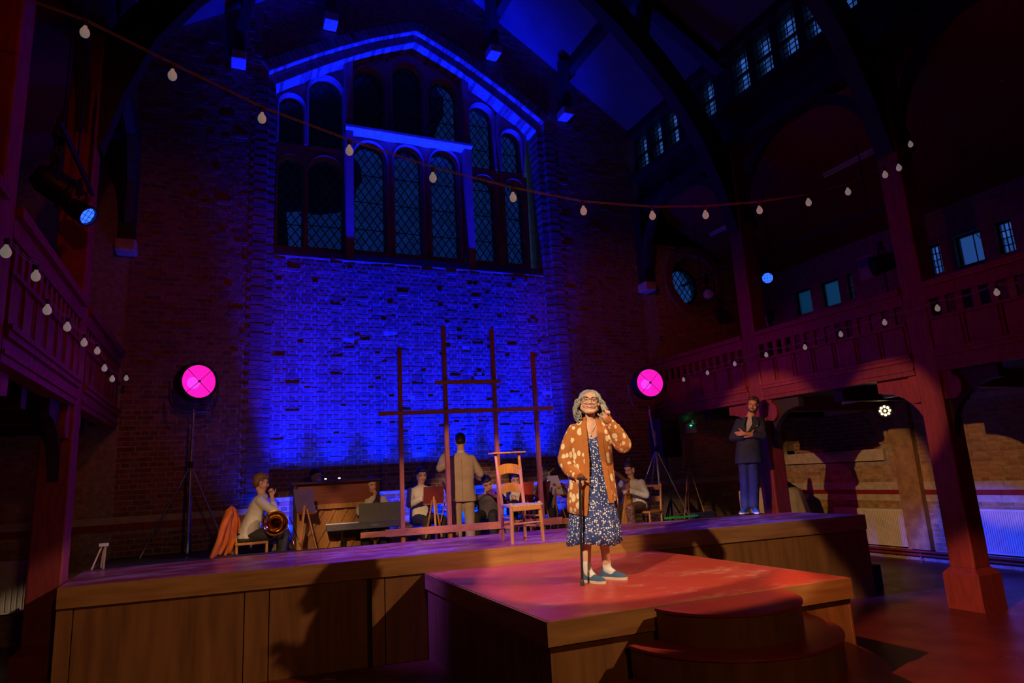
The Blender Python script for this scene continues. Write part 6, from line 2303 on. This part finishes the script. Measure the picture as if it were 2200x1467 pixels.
for d in (-.2, -.3):
    m.cyl(bc + bn * d, bc + bn * d + sd * .11, .004, n=6)
m.build('brace', M_BRASS, tb, 60)

M_VIOLIN = mat('violin_varnish', (.28, .07, .02), (.20, .045, .014), 8, .3, coat=.4)
def violin(loc, d, upn, lab, bowp, bowq):
    t = thing('violin', loc, 0, lab, 'violin', 'violins')
    d, n = unit(d), unit(upn)
    s_ = d.cross(n).normalized()
    n = s_.cross(d)
    L_ = V(loc)
    out = [(0, .05), (.03, .078), (.08, .082), (.13, .058), (.18, .052), (.23, .060), (.28, .072), (.33, .058), (.355, .02)]
    poly = [(a, b) for a, b in out] + [(a, -b) for a, b in reversed(out)]
    MB().prism(poly, lambda a, b, h: L_ + d * a + s_ * b + n * h, -.02, .018).build('body', M_VIOLIN, t, fix=True, bevel=.005)
    MB().bar(L_ + d * .20 + n * .03, L_ + d * .50 + n * .028, .024, .014, n).build('fingerboard', M_BLACKP, t)
    MB().tube([L_ + d * .36 + n * .012, L_ + d * .52 + n * .012, L_ + d * .58 + n * .005, L_ + d * .595 - n * .015], [.012, .011, .012, .014], 8).build('neck', M_VIOLIN, t, 60)
    b = thing('violin_bow', bowp, 0, 'thin violin bow, ' + lab, 'bow', 'violin bows')
    MB().cyl(bowp, bowq, .004, n=6).build('stick', M_OAK, b, 60)
    o = V(bowq) - V(bowp)
    MB().bar(V(bowp) + V((0, 0, -.012)), V(bowq) + V((0, 0, -.012)), .006, .001).build('hair', M_PAPER, b)
def loc2w(base, rz, p):
    return V(base) + Matrix.Rotation(rz, 3, 'Z') @ V(p)
q1 = loc2w((4.98, 10.02, .70), math.radians(-35), (.05, -.14, 1.00))
violin(q1, loc2w((0, 0, 0), math.radians(-35), (.62, -.70, -.18)), (0, -.2, 1), 'violin under the chin of the blond player', loc2w((4.98, 10.02, .70), math.radians(-35), (-.28, -.40, .86)), loc2w((4.98, 10.02, .70), math.radians(-35), (.20, -.30, 1.20)))
q1 = loc2w((3.98, 10.15, .70), math.radians(-30), (.05, -.18, .90))
violin(q1, loc2w((0, 0, 0), math.radians(-30), (.55, -.70, -.25)), (0, -.2, 1), 'violin of the player bent beside the conductor', loc2w((3.98, 10.15, .70), math.radians(-30), (-.26, -.42, .72)), loc2w((3.98, 10.15, .70), math.radians(-30), (.22, -.34, 1.02)))

hp = thing('lap_harp', (5.75, 8.95, .70), 0, 'wooden lever harp between the harp player and the cardigan woman', 'harp')
M_HARP = mat('harp_wood', (.52, .22, .05), (.42, .16, .035), 6, .35, .1, (6, 6, 1), coat=.3)
h0, h1, h2, h3 = V((5.86, 9.02, .78)), V((6.02, 9.08, 1.66)), V((5.60, 8.86, 1.78)), V((5.50, 8.80, .80))
MB().bar(h0 + V((-.14, -.06, 0)), h1, .13, .08, (0, 1, 0)).build('sound_box', M_HARP, hp, bevel=.01)
MB().tube([h1, h1.lerp(h2, .35) - V((0, 0, .05)), h1.lerp(h2, .7) + V((0, 0, .0)), h2], .034, 8).build('neck', M_HARP, hp, 60)
MB().tube([h2, h2.lerp(h3, .5) + V((-.05, -.02, 0)), h3], .028, 8).build('pillar', M_HARP, hp, 60)
m = MB()
for k in range(18):
    t_ = (k + 1) / 19
    a_ = (h0 + V((-.14, -.06, 0))).lerp(h1, t_ * .95)
    b_ = h1.lerp(h2, 1 - t_) if False else h2.lerp(h1, t_)
    m.cyl(a_ + V((-.03, 0, .02)), b_, .0014, n=4)
m.build('strings', M_STEEL, hp)
m = MB()
for k in range(18):
    t_ = (k + 1) / 19
    b_ = h2.lerp(h1, t_)
    m.cyl(b_ - V((.01, .04, 0)), b_ + V((.01, .0, .0)), .006, n=6)
m.build('levers', M_BRASS, hp)
MB().box(5.44, 5.80, 8.74, 8.98, .70, .79).build('base', M_HARP, hp, bevel=.01)
